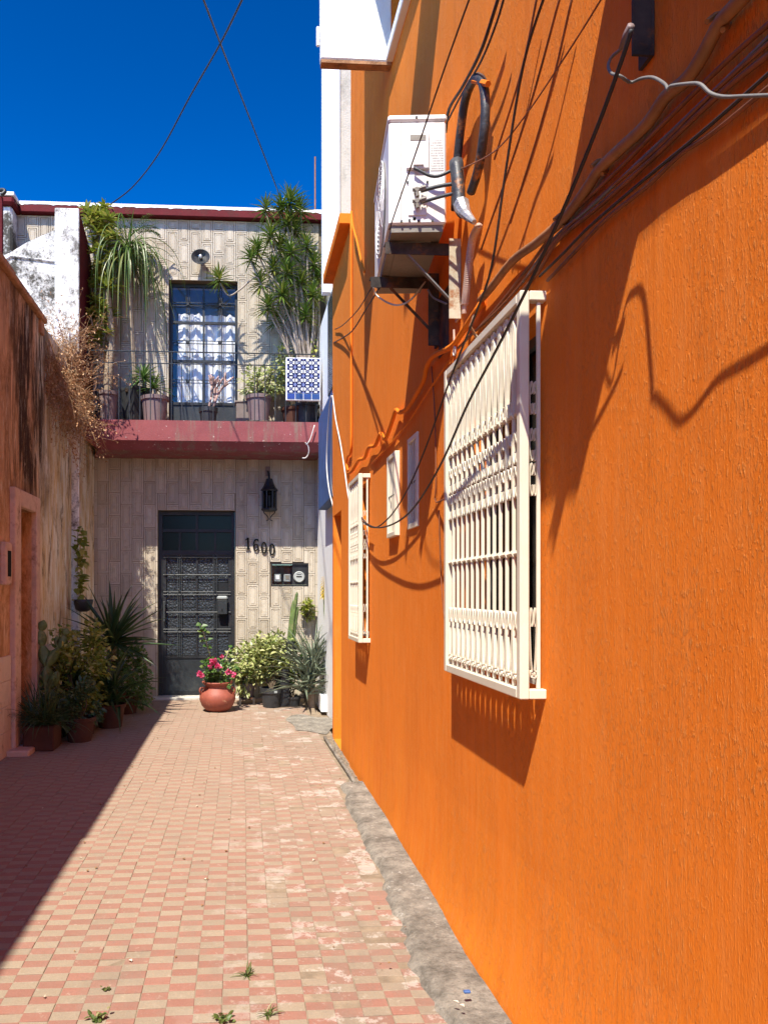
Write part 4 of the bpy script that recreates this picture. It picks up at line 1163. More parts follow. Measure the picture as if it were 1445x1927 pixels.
# meter niche
mt = thing('meter_box', 'recessed meter box with dark frame right of the street door', 'meter box', (.745, YF, 1.645))
x0, x1, z0, z1 = MET
MB().box(x0 + .001, x0 + .018, YF - .012, YF + .13, z0 + .001, z1 - .001).box(x1 - .018, x1 - .001, YF - .012, YF + .13, z0 + .001, z1 - .001).box(x0 + .018, x1 - .018, YF - .012, YF + .13, z0 + .001, z0 + .018).box(x0 + .018, x1 - .018, YF - .014, YF + .13, z1 - .018, z1 - .001).build('frame', 'iron', mt)
MB().box(x0 + .0185, x1 - .0185, YF + .135, YF + .139, z0 + .02, z1 - .02).build('back_panel', 'door_panel', mt)
MB().box(x0 + .312, x1 - .0185, YF + .01, YF + .02, z0 + .019, z1 - .0185).build('cover', 'iron', mt)
for cx in (x0 + .10, x0 + .245):
    q = MB().cbox(cx - .055, cx + .05, YF + .06, YF + .134, z0 + .06, z0 + .18, .012).build('meter', 'meter_grey', mt)
    MB().box(cx - .03, cx + .025, YF + .056, YF + .0595, z0 + .10, z0 + .16).build('dial', 'curtain' if cx < x0 + .2 else 'ac_grey', q)
cx, cz = x0 + .412, z0 + .135
q = MB()
vs = []; n = 28
rings = [(.083, 0.009), (.083, -.02), (.070, -.035), (.066, -.03), (0.001, -.03)]
for (rr, dy) in rings:
    for k in range(n): vs.append((cx + rr * math.cos(2 * math.pi * k / n), YF + dy, cz + rr * math.sin(2 * math.pi * k / n)))
fs = [(i * n + k, i * n + (k + 1) % n, (i + 1) * n + (k + 1) % n, (i + 1) * n + k) for i in range(4) for k in range(n)]
q = q.add(vs, fs).build('round_meter', 'meter_face', mt)
MB().box(cx - .04, cx + .04, YF - .034, YF - .031, cz - .004, cz + .012).box(cx - .035, cx + .035, YF - .034, YF - .031, cz + .035, cz + .043).build('dial', 'black_mark', q)
MB().box(x0 + .0185, x0 + .309, YF - .004, YF - .001, z0 + .019, z1 - .0185).build('pane', 'glass', mt)

# house number 1600, each digit a piece of black metal
nb_ = thing('house_number', 'black metal house number 1600 on the tiles by the street door', 'house number', (0.30, YF, 2.1))
def ringpoly(mb, cx, cz, ax, az, bx, bz, y0, y1, n=24, x_off=0):
    vs, fs = [], []
    for k in range(n):
        c, s = math.cos(2 * math.pi * k / n), math.sin(2 * math.pi * k / n)
        vs += [(cx + ax * c, y0, cz + az * s), (cx + bx * c, y0, cz + bz * s), (cx + ax * c, y1, cz + az * s), (cx + bx * c, y1, cz + bz * s)]
    for k in range(n):
        i, j = k * 4, ((k + 1) % n) * 4
        fs += [(i, j, j + 1, i + 1), (i + 2, i + 3, j + 3, j + 2), (i, i + 2, j + 2, j), (i + 1, j + 1, j + 3, i + 3)]
    return mb.add(vs, fs)
yn0, yn1 = YF - .035, YF - .02
p1 = atY(467, 1023, YF); p6 = atY(482, 1026, YF); p0 = atY(497, 1031, YF); p00 = atY(512, 1034, YF)
d = MB()
h = .086
d.box(p1.x - .014, p1.x + .014, yn0, yn1, p1.z - h, p1.z + h).box(p1.x - .036, p1.x + .036, yn0 + .001, yn1 - .001, p1.z - h - .002, p1.z - h + .014)
d.add([(p1.x - .014, yn0, p1.z + h), (p1.x - .042, yn0, p1.z + h - .035), (p1.x - .038, yn0, p1.z + h - .045), (p1.x - .014, yn0, p1.z + h - .03)], [(0, 1, 2, 3)])
d.build('digit_one', 'black_mark', nb_)
d = MB(); ringpoly(d, p6.x, p6.z - .032, .044, .054, .020, .036, yn0, yn1)
d.strap([(p6.x - .033, (yn0 + yn1) / 2, p6.z - .03), (p6.x - .034, (yn0 + yn1) / 2, p6.z + .02), (p6.x - .018, (yn0 + yn1) / 2, p6.z + .068), (p6.x + .014, (yn0 + yn1) / 2, p6.z + .082), (p6.x + .036, (yn0 + yn1) / 2, p6.z + .060)], (0, .015, 0), .020, sub=4)
d.build('digit_six', 'black_mark', nb_)
for p in (p0, p00):
    d = MB(); ringpoly(d, p.x, p.z, .046, .086, .020, .066, yn0, yn1); d.build('digit_zero', 'black_mark', nb_)

# wall lamp above the balcony door
lp = atY(379, 490, YF)
t = thing('wall_lamp', 'round black wall lamp with clear glass above the balcony door', 'lamp', tuple(lp))
n = 28
vs = []; rings = [(.015, -.02, .02), (.05, -.10, .02), (.120, -.17, -.01), (.135, -.20, -.03), (.128, -.195, -.032), (.05, -.12, 0.0), (.03, -.12, 0.0)]
for (rr, dy, dz) in rings:
    for k in range(n): vs.append((lp.x + rr * math.cos(2 * math.pi * k / n), YF + dy + .5 * rr * math.sin(2 * math.pi * k / n) * .5, lp.z + dz + rr * .92 * math.sin(2 * math.pi * k / n)))
fs = [(i * n + k, i * n + (k + 1) % n, (i + 1) * n + (k + 1) % n, (i + 1) * n + k) for i in range(6) for k in range(n)]
MB().add(vs, fs).build('shade', 'rubber', t, smooth=True)
MB().tube([(lp.x, YF - .10, lp.z), (lp.x, YF - .16, lp.z - .02), (lp.x, YF - .23, lp.z - .06), (lp.x, YF - .25, lp.z - .085)], lambda k: .052 if k < .8 else .052 * (1.02 - (k - .8) * 4), 14, sub=3).build('glass_jar', 'bulb', t, smooth=True)
MB().tube([(lp.x, YF - .12, lp.z), (lp.x, YF - .2, lp.z - .03)], .024, 10).build('bulb', 'curtain', t, smooth=True)
MB().tube([(lp.x, YF + .005, lp.z + .01), (lp.x, YF - .05, lp.z + .015)], .03, 12).build('mount', 'iron', t)
MB().tube([(lp.x + .09, YF - .016, lp.z - .10), (lp.x + .085, YF - .016, UD[3] + .02)], .005, 5).build('cord', 'rubber', t)

# lantern by the street door
L0 = atY(507, 940, YF - .16)
t = thing('wall_lantern', 'black wrought iron lantern hanging on the shaded tiles', 'lantern', (L0.x, YF - .16, L0.z))
def hexl(mb, prof, cx, cy, cz): return mb.lathe(prof, cx, cy, cz, 8)
b = MB(); hexl(b, [(.095, -.17), (.115, -.155), (.115, -.13)], L0.x, YF - .16, L0.z); b.build('base', 'iron', t)
b = MB(); hexl(b, [(.118, .12), (.126, .135), (.085, .19), (.055, .26), (.045, .30)], L0.x, YF - .16, L0.z); b.build('roof', 'iron', t)
for k in range(8):
    a = math.pi / 8 + k * math.pi / 4
    MB().box(L0.x + .108 * math.cos(a) - .008, L0.x + .108 * math.cos(a) + .008, YF - .16 + .108 * math.sin(a) - .008, YF - .16 + .108 * math.sin(a) + .008, L0.z - .129, L0.z + .119).build('bar', 'iron', t)
MB().tube([(L0.x, YF - .16, L0.z - .1), (L0.x, YF - .16, L0.z + .06)], .018, 8).build('candle_bulb', 'ac_white', t)
g = MB(); hexl(g, [(.095, -.128), (.095, .118)], L0.x, YF - .16, L0.z); g.build('glass', 'smoke_glass', t)
sc = MB()
for s in (-1, 1):
    sc.tube([(L0.x + s * .07, YF - .16, L0.z - .15), (L0.x + s * .08, YF - .16, L0.z - .19), (L0.x + s * .03, YF - .16, L0.z - .24), (L0.x + s * .012, YF - .16, L0.z - .29), (L0.x + s * .045, YF - .16, L0.z - .31)], .007, 5, sub=4)
sc.build('scroll', 'iron', t)
MB().tube([(L0.x, YF - .16, L0.z + .29), (L0.x - .005, YF - .14, L0.z + .36), (L0.x - .01, YF - .08, L0.z + .40), (L0.x - .015, YF - .012, L0.z + .43)], .016, 7, sub=4).build('arm', 'iron', t)
MB().cbox(L0.x - .05, L0.x + .02, YF - .03, YF - .012, L0.z + .36, L0.z + .50, .004).build('mount_plate', 'mauve', t)

# roof things
o = MB().tube([(1.15, 11.6, 7.1), (1.15, 11.6, 8.15)], .012, 6).build('roof_rod', 'conduit'); tag(o, 'thin rusty rod standing on the roof by the white building', 'rod')
o = MB().lathe([(.42, 0), (.43, .10), (.40, .22), (.25, .30), (.08, .34), (.08, .40), (.02, .42)], .72, 12.3, 7.06, 20).build('water_tank', 'ac_white', smooth=True); tag(o, 'white tank top peeking over the roof behind the dracaena', 'tank')
o = MB().lathe([(.25, 0), (.26, .12), (.24, .28), (.15, .36), (.02, .38)], 1.33, 11.9, 7.06, 16).build('roof_vent', 'iron_grey', smooth=True); tag(o, 'grey rounded vent on the roof next to the white building', 'vent')

# balcony railing
rl = thing('balcony_railing', 'thin black iron balcony railing above the red slab', 'railing', (-.45, 10.55, 3.885))
YR = 10.56
MB().box(-2.06, 1.10, YR - .010, YR + .010, 4.825, 4.838).build('rail', 'iron', rl)
MB().box(-2.06, 1.10, YR - .008, YR + .008, 4.665, 4.677).build('rail', 'iron', rl)
k = 0; xx = -2.05
while xx < 1.1:
    top = 4.8245 if k % 2 == 0 else 4.6645
    MB().box(xx - .006, xx + .006, YR - .0065, YR + .0065, 3.886, top).build('bar', 'iron', rl)
    xx += .1415; k += 1
MB().box(-2.06, -2.045, YR + .011, YF, 4.825, 4.838).build('rail', 'iron', rl)

# talavera panel on the railing
A = atY(540, 674, 10.47); B = atY(602, 752, 10.47)
t = thing('tile_panel', 'panel of blue and white patterned tiles hung on the balcony railing', 'tile panel', ((A.x + B.x) / 2, 10.5, B.z))
MB().cbox(A.x - .012, B.x + .008, 10.475, 10.53, B.z - .012, A.z + .012, .004).build('backing', 'white_edge', t)
n = 4; s = (B.x - A.x) / 4
TS = (A.z - B.z - s * 0.72) / 4
tb = MB().cbox(-s / 2 + .002, s / 2 - .002, -.006, 0, -TS / 2 + .002, TS / 2 - .002, .0015)
tm = bpy.data.meshes.new('patterned_tile'); tm.from_pydata(tb.v, [], tb.f); tm.update(); tm.materials.append(MT['talavera'])
bb = MB().cbox(-s / 2 + .004, s / 2 - .004, -.006, 0, -s * .36 + .005, s * .36 - .006, .0015)
bm = bpy.data.meshes.new('blue_tile'); bm.from_pydata(bb.v, [], bb.f); bm.update(); bm.materials.append(MT['cobalt'])
for i in range(4):
    for j in range(4): place('patterned_tile', tm, t, (A.x + s * (i + .5), 10.4745, A.z - TS * (j + .5)))
    place('blue_tile', bm, t, (A.x + s * (i + .5), 10.4745, B.z + s * .36))

# wire with curled tail on the balcony edge
o = MB().tube([atY(592, 800, 10.45), atY(584, 826, 10.45), atY(577, 836, 10.44), atY(575, 833, 10.42), atY(580, 840, 10.42), atY(581, 852, 10.42), atY(576, 861, 10.43), atY(569, 862, 10.44)], .008, 6, sub=5).build('hanging_cable', 'wire_pale', smooth=True)
tag(o, 'short curled pale wire hanging from the balcony edge', 'cable')
# wires across the sky
o = MB().tube([(-.15, 2.2, 4.05), (0.2, 6.6, 5.75), (0.62, 11.45, 7.2)], .006, 5, sub=6).build('sky_wire', 'wire_dark'); 
o2 = o
def skyw(label, pts, r=.0085):
    o = MB().tube(pts, r, 5, sub=8).build('sky_wire', 'rubber', smooth=True); tag(o, label, 'cable', 'wires across the sky')
bpy.data.objects.remove(o2)
skyw('straight thin wire running down the sky to the dracaena top', [atY(372, -30, 5.5), atY(420, 95, 7.0), atY(475, 235, 9.0), atY(531, 380, 11.35)])
skyw('thin curved wire across the sky to the roof edge', [atY(470, -30, 5.5), atY(415, 82, 6.6), atY(360, 178, 7.8), atY(300, 288, 9.2), atY(250, 352, 10.4), atY(205, 387, 11.25)])

# ================================================================== LEFT WALL, PIER
LX = -2.2
lw = thing('plaster_wall', 'weathered salmon plaster wall along the shaded left side', 'wall', (LX - .2, 4, 0))
ND = (7.75, 8.33, 0.0, 2.40)
mb = plane_with_holes(MB(), 'X', LX, (-6, 10.28), (-.05, 4.56), [(*ND, .16)], -1)
mb.add([(LX, -6, 4.56), (LX - .35, -6, 4.56), (LX - .35, 10.28, 4.56), (LX, 10.28, 4.56), (LX - .35, -6, -.05), (LX - .35, 10.28, -.05), (LX, 10.28, -.05), (LX, -6, -.05)],
       [(0, 1, 2, 3), (1, 4, 5, 2), (3, 2, 5, 6), (0, 7, 4, 1)])
lwm = mb.build('wall', 'plaster', lw)
MB().box(LX - .30, LX - .161, ND[0] - .05, ND[1] + .05, -.02, ND[3] + .05).build('blocked_doorway', 'brown_plaster', lw)
fr = MB().cbox(LX - .02, LX + .055, ND[0] - .20, ND[0] - .002, 0, ND[3] + .17, .008).build('door_surround', 'pink_stone', lw)
MB().cbox(LX - .02, LX + .055, ND[1] + .002, ND[1] + .15, 0, ND[3] + .17, .008).build('door_surround', 'pink_stone', lw)
MB().cbox(LX - .02, LX + .054, ND[0] - .001, ND[1] + .001, ND[3] + .002, ND[3] + .17, .008).build('door_surround', 'pink_stone', lw)
MB().cbox(LX - .15, LX + .22, ND[0] - .35, ND[1] + .12, -.02, .05, .012).build('door_step', 'pink_stone', lw)
# coping in broken lengths
rg = random.Random(4)
y = -6.0
while y < 8.8:
    L = min(rg.uniform(.8, 1.3), 8.82 - y)
    if L < .1: break
    ov = rg.uniform(.045, .065)
    MB().cbox(LX - .38, LX + ov, y + .004, y + L - .004, 4.563 + rg.uniform(0, .012), 4.64 + rg.uniform(-.010, .010), .012).build('coping_stone', 'brown_plaster', lw)
    y += L
MB().box(LX + .001, LX + .03, 8.62, 8.75, 4.42, 4.56).build('coping_stone', 'brown_plaster', lw)
# dado tiles in four courses
DS = .238
dm = {}
def dado(w):
    k = round(w, 3)
    if k not in dm:
        b = MB().cbox(0, .014, .002, w - .002, .002, DS - .002, .003)
        me = bpy.data.meshes.new('dado_tile'); me.from_pydata(b.v, [], b.f); me.update(); me.materials.append(MT['pink_tile']); dm[k] = me
    return dm[k]
for (ya, yb) in ((5.9, ND[0] - .205), (ND[1] + .155, 10.28)):
    y = yb
    while y > ya:
        w = min(DS * 1.0, y - ya)
        if w > .05:
            for r_ in range(4):
                place('dado_tile', dado(w), lwm, (LX + .0005 + rg.uniform(0, .002), y - w, r_ * DS))
        y -= DS
o = thing('wall_slot_box', 'small dark slot box on the left wall near the blocked doorway', 'letter box', (LX, 7.28, 1.7))
MB().cbox(LX + .001, LX + .06, 7.24, 7.42, 1.62, 2.02, .01).build('frame', 'pink_stone', o)
MB().box(LX + .0605, LX + .064, 7.28, 7.38, 1.70, 1.94).build('slot', 'black_mark', o)

pr = thing('white_pier', 'tall white pier with red side at the balcony left end', 'pier', (-2.25, 10.8, 0))
MB().cbox(-2.42, -2.105, 10.29, 10.33, 0, 6.62, .01).build('front', 'white_worn' , pr)
MB().box(-2.40, -2.0905, 10.331, YF - .02, 0, 3.95).build('lower_body', 'plaster', pr)
# red flank with its rounded top
prof = [(10.331, 3.951), (YF - .02, 3.951), (YF - .02, 5.9), (11.15, 6.25), (10.9, 6.45), (10.331, 6.58)]
vs = [(-2.40, y, z) for y, z in prof] + [(-2.103, y, z) for y, z in prof]; m = len(prof)
MB().add(vs, [(i, (i + 1) % m, m + (i + 1) % m, m + i) for i in range(m)] + [tuple(range(m - 1, -1, -1)), tuple(range(m, 2 * m))]).build('red_flank', 'red', pr)
# stained white wall left of the pier, its top sweeping down
sw = thing('stained_wall', 'white mould-stained wall with a sweeping top left of the pier', 'wall', (-2.8, 10.4, 0))
tops = [(-2.421, 6.36), (-2.6, 6.28), (-2.8, 6.18), (-3.0, 6.05), (-3.2, 5.95), (-3.8, 5.9)]
vs = [(x, 10.36, z) for x, z in tops] + [(x, 10.36, 0) for x, z in tops] + [(x, 10.56, z) for x, z in tops] + [(x, 10.56, 0) for x, z in tops]
m = len(tops); fs = []
for i in range(m - 1): fs += [(i, i + 1, m + i + 1, m + i), (2 * m + i, 3 * m + i, 3 * m + i + 1, 2 * m + i + 1), (i, 2 * m + i, 2 * m + i + 1, i + 1)]
fs += [(0, m, 3 * m, 2 * m)]
MB().add(vs, fs).build('body', 'white_stained', sw)
vs = []; ms = [(-2.421, 5.93), (-2.7, 5.96), (-3.0, 6.02 - .03), (-3.2, 5.86)]
MB().tube([(x, 10.355, z) for x, z in ms], .018, 6).build('moulding', 'white_stained', sw)
o = thing('vent_pipe', 'dark red post with a black hooded lamp at the left edge', 'lamp post', (-2.95, 9.0, 4.7))
a = atY(2, 470, 9.0); b = atY(2, 372, 9.0)
MB().tube([(a.x, 9.0, 4.2), (b.x, 9.0, b.z)], .03, 8).build('post', 'red', o)
MB().tube([(b.x - .1, 9.0, b.z + .05), (b.x + .02, 8.98, b.z + .08), (b.x + .06, 8.96, b.z + .05), (b.x + .02, 8.95, b.z + .005)], .022, 8, sub=4).build('hood', 'iron', o, smooth=True)

# ================================================================== PLANTS
def pot(t, cx, cy, cz, r0, r1, h, mat, rim=.03, square=False, n=20):
    """tapered pot with a rolled rim and soil"""
    prof = [(r0, 0), (r1 * .97, h - rim - .005), (r1 * 1.06, h - rim), (r1 * 1.08, h), (r1 * .97, h), (r1 * .93, h - .04)]
    nn = 4 if square else n
    m = MB().lathe(prof[:-1], cx, cy, cz, nn)
    m.f.pop()     # open top
    o = m.build('pot', mat, t)
    if not square: smooth_by_angle(o, 35)
    MB().lathe([(r1 * .92, h - .05), (r1 * .94, h - .035)], cx, cy, cz, nn).build('soil', 'soil', t)
    return o
def rosette(mb, c, axis, n, L, w, droop, rg, lo=-0.15, hi=1.2, seg=4, taper=.5, spread=.03):
    axis = Vector(axis).normalized(); a = axis.orthogonal().normalized(); b = axis.cross(a)
    for k in range(n):
        th = k * 2.39996 + rg.uniform(-.25, .25); el = lo + (hi - lo) * ((k + .5) / n) + rg.uniform(-.08, .08)
        d = (a * math.cos(th) + b * math.sin(th)) * math.cos(el) + axis * math.sin(el)
        mb.blade(Vector(c) + axis * spread * (k / n), d, L * rg.uniform(.75, 1.1) * (1 - .25 * (k / n)), w * rg.uniform(.8, 1.15), droop * rg.uniform(.6, 1.3), seg, .2, taper=taper)
def foliage(mb, c, rad, n, L, w, rg, shell=.55, droop=.3, clumps=0):
    c = Vector(c); cl = []
    for k in range(clumps): 
        d = Vector((rg.gauss(0, 1), rg.gauss(0, 1), rg.gauss(0, 1))).normalized() * rg.uniform(.45, .95)
        cl.append(Vector((d.x * rad[0], d.y * rad[1], d.z * rad[2])))
    for k in range(n):
        d = Vector((rg.gauss(0, 1), rg.gauss(0, 1), rg.gauss(0, 1))).normalized()
        if cl:
            q = rg.choice(cl); s = rg.random() ** .5 * .42
            p = q + Vector((d.x * rad[0] * s, d.y * rad[1] * s, d.z * rad[2] * s))
        else:
            s = shell + (1 - shell) * rg.random()
            p = Vector((d.x * rad[0] * s, d.y * rad[1] * s, d.z * rad[2] * s))
        out = Vector((p.x / rad[0], p.y / rad[1], p.z / rad[2] + .3))
        if out.length < 1e-3: out = Vector((0, 0, 1))
        dd = (out.normalized() * .8 + Vector((rg.gauss(0, .6), rg.gauss(0, .6), rg.gauss(0, .5) - droop))).normalized()
        up = Vector((rg.gauss(0, .5), rg.gauss(0, .5) - .4, 1))
        s = rg.uniform(.65, 1.15)
        mb.leaf(c + p, dd, up, L * s, w * s)
    return cl
def stems(mb, base, tips, r, rg, n=5):
    base = Vector(base)
    for tp in tips:
        tp = Vector(tp); mid = (base + tp) / 2 + Vector((rg.uniform(-.06, .06), rg.uniform(-.06, .06), rg.uniform(0, .06)))
        mb.tube([base, mid, tp], lambda k: r * (1 - .6 * k), n, sub=4)
def bush(label, cx, cy, zb, c, rad, n, L, w, mat, seed, potspec=None, clumps=14, stem_r=.012, name='potted_shrub', cat='plant', group='potted plants on the ground'):
    rg = random.Random(seed)
    t = thing(name, label, cat, (cx, cy, zb), group=group)
    zs = zb
    if potspec: pot(t, cx, cy, zb, *potspec); zs = zb + potspec[2] - .04
    m = MB(); cl = foliage(m, c, rad, n, L, w, rg, clumps=clumps)
    m.build('foliage', mat, t, kind='stuff')
    sm = MB(); stems(sm, (cx, cy, zs), [Vector(c) + q * .9 for q in cl[:9]] or [c], stem_r, rg)
    sm.build('stem', 'bark_dark', t)
    return t

# --- big dracaena on the balcony
rg = random.Random(21)
FZ = 3.886
t = thing('dracaena', 'tall many-stemmed dracaena reaching the roof at the balcony right end', 'plant', (.95, 10.95, FZ), group='plants on the balcony')
pot(t, .95, 10.98, FZ, .14, .19, .34, 'black_plastic')
heads = [(545, 388, 10.9, 1.25), (500, 400, 10.85, .9), (528, 400, 10.95, 1.0), (566, 402, 11.0, 1.0), (508, 452, 10.85, 1.1), (486, 478, 10.8, .95), (472, 492, 10.75, .8), (525, 470, 11.0, 1.0), (556, 440, 11.0, .9),
         (578, 470, 10.9, .9), (590, 505, 10.95, .95), (514, 512, 10.9, 1.0), (540, 520, 10.8, 1.1), (565, 540, 10.9, 1.0), (492, 540, 10.85, .9), (590, 560, 10.8, .9), (530, 560, 10.75, 1.1), (505, 585, 10.8, 1.0), (550, 590, 10.9, .9),
         (575, 600, 10.85, .9), (520, 610, 11.0, .8), (414, 532, 10.85, .95), (598, 530, 11.0, .8), (548, 480, 10.8, 1.0), (540, 425, 10.9, .9)]
fm = MB(); sm = MB()
for (px, py, Y, s) in heads:
    tip = atY(px, py, Y)
    b = Vector((.95 + rg.uniform(-.1, .12), 10.96 + rg.uniform(-.1, .1), FZ + .3))
    if px < 430:
        el = atY(430, 556, 10.85)
        sm.tube([b, atY(560, 600, 10.85), atY(510, 520, 10.8), atY(480, 522, 10.8), atY(452, 545, 10.82), el, tip], lambda k: .016 - .006 * k, 6, sub=5)
    else:
        mid = b.lerp(tip, .5) + Vector((rg.uniform(-.02, .10), rg.uniform(-.05, .05), rg.uniform(0, .2)))
        sm.tube([b, mid, tip], lambda k: .022 - .010 * k, 6, sub=5)
    ax = Vector((rg.uniform(-.25, .2), rg.uniform(-.3, 0), 1))
    rosette(fm, tip, ax, int(54 * s), .30 * s, .027, .5, rg, -.55, 1.25, spread=.10)
fm.build('foliage', 'dracaena', t, kind='stuff'); sm.build('stem', 'stem_grey', t, smooth=True)
# --- ponytail palm
rg = random.Random(22)
t = thing('ponytail_palm', 'palm-like plant with long drooping strap leaves left on the balcony', 'plant', (-1.48, 11.0, FZ), group='plants on the balcony')
pt = MB().lathe([(.16, 0), (.185, .25), (.215, .50), (.225, .52), (.225, .56), (.20, .56)], -1.46, 11.02, FZ, 4); pt.f.pop()
pt.build('pot', 'black_plastic', t)
MB().box(-1.59, -1.33, 10.89, 11.15, FZ + .48, FZ + .53).build('soil', 'soil', t)
h = atY(243, 482, 10.95)
MB().tube([(-1.46, 11.02, FZ + .5), (-1.50, 11.0, FZ + 1.2), tuple(h)], lambda k: .035 - .012 * k, 8, sub=6).build('trunk', 'bark', t, smooth=True)
fm = MB()
for k in range(210):
    th = k * 2.39996 + rg.uniform(-.5, .5); el = rg.uniform(-.2, 1.15); up_ = k < 34
    d = Vector((math.cos(th) * math.cos(el), math.sin(th) * math.cos(el), math.sin(el)))
    fm.blade(h + Vector((rg.uniform(-.05, .05), rg.uniform(-.04, .04), rg.uniform(-.14, .20))), d, .55 if up_ else rg.choice((rg.uniform(.4, 1.0), rg.uniform(.9, 1.75))), rg.uniform(.014, .026), 1.6 if up_ else rg.choice((rg.uniform(4, 8), rg.uniform(7, 16))), 14, .2, twist=rg.uniform(-.6, .6), taper=.6)
fm.build('foliage', 'ponytail', t, kind='stuff')
# --- schefflera-like climber by the red flank
rg = random.Random(23)
t = thing('umbrella_plant', 'tall leafy plant with rosettes climbing beside the red flank', 'plant', (-1.92, 11.0, FZ), group='plants on the balcony')
fm = MB(); sm = MB()
pot(t, -1.93, 11.08, FZ, .10, .13, .22, 'black_plastic')
for k in range(62):
    px, py = rg.uniform(162, 214), rg.uniform(392, 665)
    if k < 3: px, py = 165 + 6 * k, 398 + 12 * k
    if 3 <= k < 7: px, py = rg.uniform(185, 220), rg.uniform(430, 480)
    tip = atY(px, py, rg.uniform(10.75, 11.15))
    rosette(fm, tip, (rg.uniform(-.5, .5), rg.uniform(-.9, -.1), 1), 15, rg.uniform(.15, .22), .050, .6, rg, -.1, 1.1, 3, taper=.45)
    if k % 4 == 0: sm.tube([(-1.93, 11.08, FZ + .2), Vector((-1.95, 11.08, (FZ + tip.z) / 2 + .1)), tip], .012, 5, sub=4)
fm.build('foliage', 'yellowgreen', t, kind='stuff'); sm.build('stem', 'stem_grey', t)
# --- thick ringed trunk in mauve pot
rg = random.Random(24)
t = thing('ringed_trunk_plant', 'thick ringed trunk in a mauve pot, leftmost at the railing', 'plant', (-1.83, 10.85, FZ), group='plants on the balcony')
pot(t, -1.83, 10.85, FZ + .05, .115, .155, .40, 'mauve', .05)
MB().cbox(-1.98, -1.68, 10.70, 11.0, FZ + .001, FZ + .048, .01).build('tray', 'blue', t)
tp = atY(203, 545, 10.85)
tr = catmull([(-1.83, 10.85, FZ + .40), (-1.80, 10.85, FZ + .85), (-1.77, 10.85, FZ + 1.2), tuple(tp)], 14)
mbt = MB(); mbt.tube(tr, lambda k: (.075 - .04 * k) * (1 + .10 * math.sin(k * 150)), 10)
mbt.tube([tr[24], atY(186, 590, 10.85), atY(180, 580, 10.85)], .014, 6, sub=3)
mbt.build('trunk', 'bark', t, smooth=True)
fm = MB(); rosette(fm, tp, (0, -.2, 1), 22, .38, .04, .6, rg, -.2, 1.0, 4); rosette(fm, atY(189, 582, 10.83), (-.3, -.2, 1), 14, .2, .05, .5, rg, -.1, 1.1, 3)
fm.build('foliage', 'yellowgreen', t, kind='stuff')
# --- fern-like top
rg = random.Random(25)
t = thing('asparagus_fern', 'feathery green fern spilling at the roof edge above the palm', 'plant', tuple(atY(262, 425, 11.1)), group='plants on the balcony')
fm = MB()
base = atY(255, 440, 11.15)
for k in range(15):
    th = rg.uniform(-.4, math.pi + .4); d = Vector((math.cos(th) * .8, -.4, .25 + .5 * abs(math.sin(th)))).normalized(); p = base.copy()
    for j in range(14):
        p = p + d * .03; d = (d + Vector((0, 0, -.09))).normalized()
        for s in (-1, 1): fm.leaf(p, d.cross(Vector((0, 0, 1))) * s + d * .5 + Vector((0, 0, rg.uniform(-.3, .3))), (0, -.5, 1), .055, .016)
fm.build('foliage', 'green', t, kind='stuff')
MB().tube([base + Vector((0, .05, -.9)), base + Vector((.02, .02, -.4)), base], .008, 5, sub=3).build('stem', 'stem_grey', t)
# --- second mauve pot with short palm
rg = random.Random(26)
t = thing('short_palm', 'short green palm in a wide mauve pot left of the balcony door', 'plant', (-1.17, 10.83, FZ), group='plants on the balcony')
pot(t, -1.17, 10.83, FZ + .003, .145, .185, .385, 'mauve', .05)
MB().tube([(-1.17, 10.83, FZ + .34), (-1.18, 10.83, FZ + .5)], lambda k: .06 - .02 * k, 10, sub=2).build('trunk', 'bark', t, smooth=True)
fm = MB(); rosette(fm, (-1.18, 10.83, FZ + .50), (0, -.1, 1), 40, .34, .028, .9, rg, -.1, 1.2, 5)
rosette(fm, (-1.33, 10.90, FZ + .66), (-.1, -.1, 1), 46, .34, .034, .9, rg, -.3, 1.2, 5)
fm.build('foliage', 'green', t, kind='stuff')
# --- bare plumeria stems
rg = random.Random(27)
t = thing('bare_plumeria', 'leafless pinkish branching stems in a black pot before the balcony door', 'plant', (-.43, 10.85, FZ), group='plants on the balcony')
pot(t, -.43, 10.85, FZ + .002, .10, .125, .25, 'black_plastic', .06)
sm = MB()
def fork(p, d, L, r, depth):
    q = p + d * L
    sm.tube([p, (p + q) / 2 + Vector((rg.uniform(-.015, .015), 0, 0)), q], lambda k: r * (1 - .2 * k), 6, sub=2)
    if depth == 0: return
    for k in range(rg.choice((2, 2, 3))):
        fork(q, (d + Vector((rg.uniform(-.75, .75), rg.uniform(-.5, .5), .25))).normalized(), L * .8, r * .82, depth - 1)
for k in range(4): fork(Vector((-.43 + rg.uniform(-.06, .06), 10.85 + rg.uniform(-.04, .04), FZ + .20)), Vector((rg.uniform(-.4, .4), rg.uniform(-.2, .2), 1)).normalized(), rg.uniform(.2, .26), .019, 2)
sm.build('stem', 'plumeria', t, smooth=True)
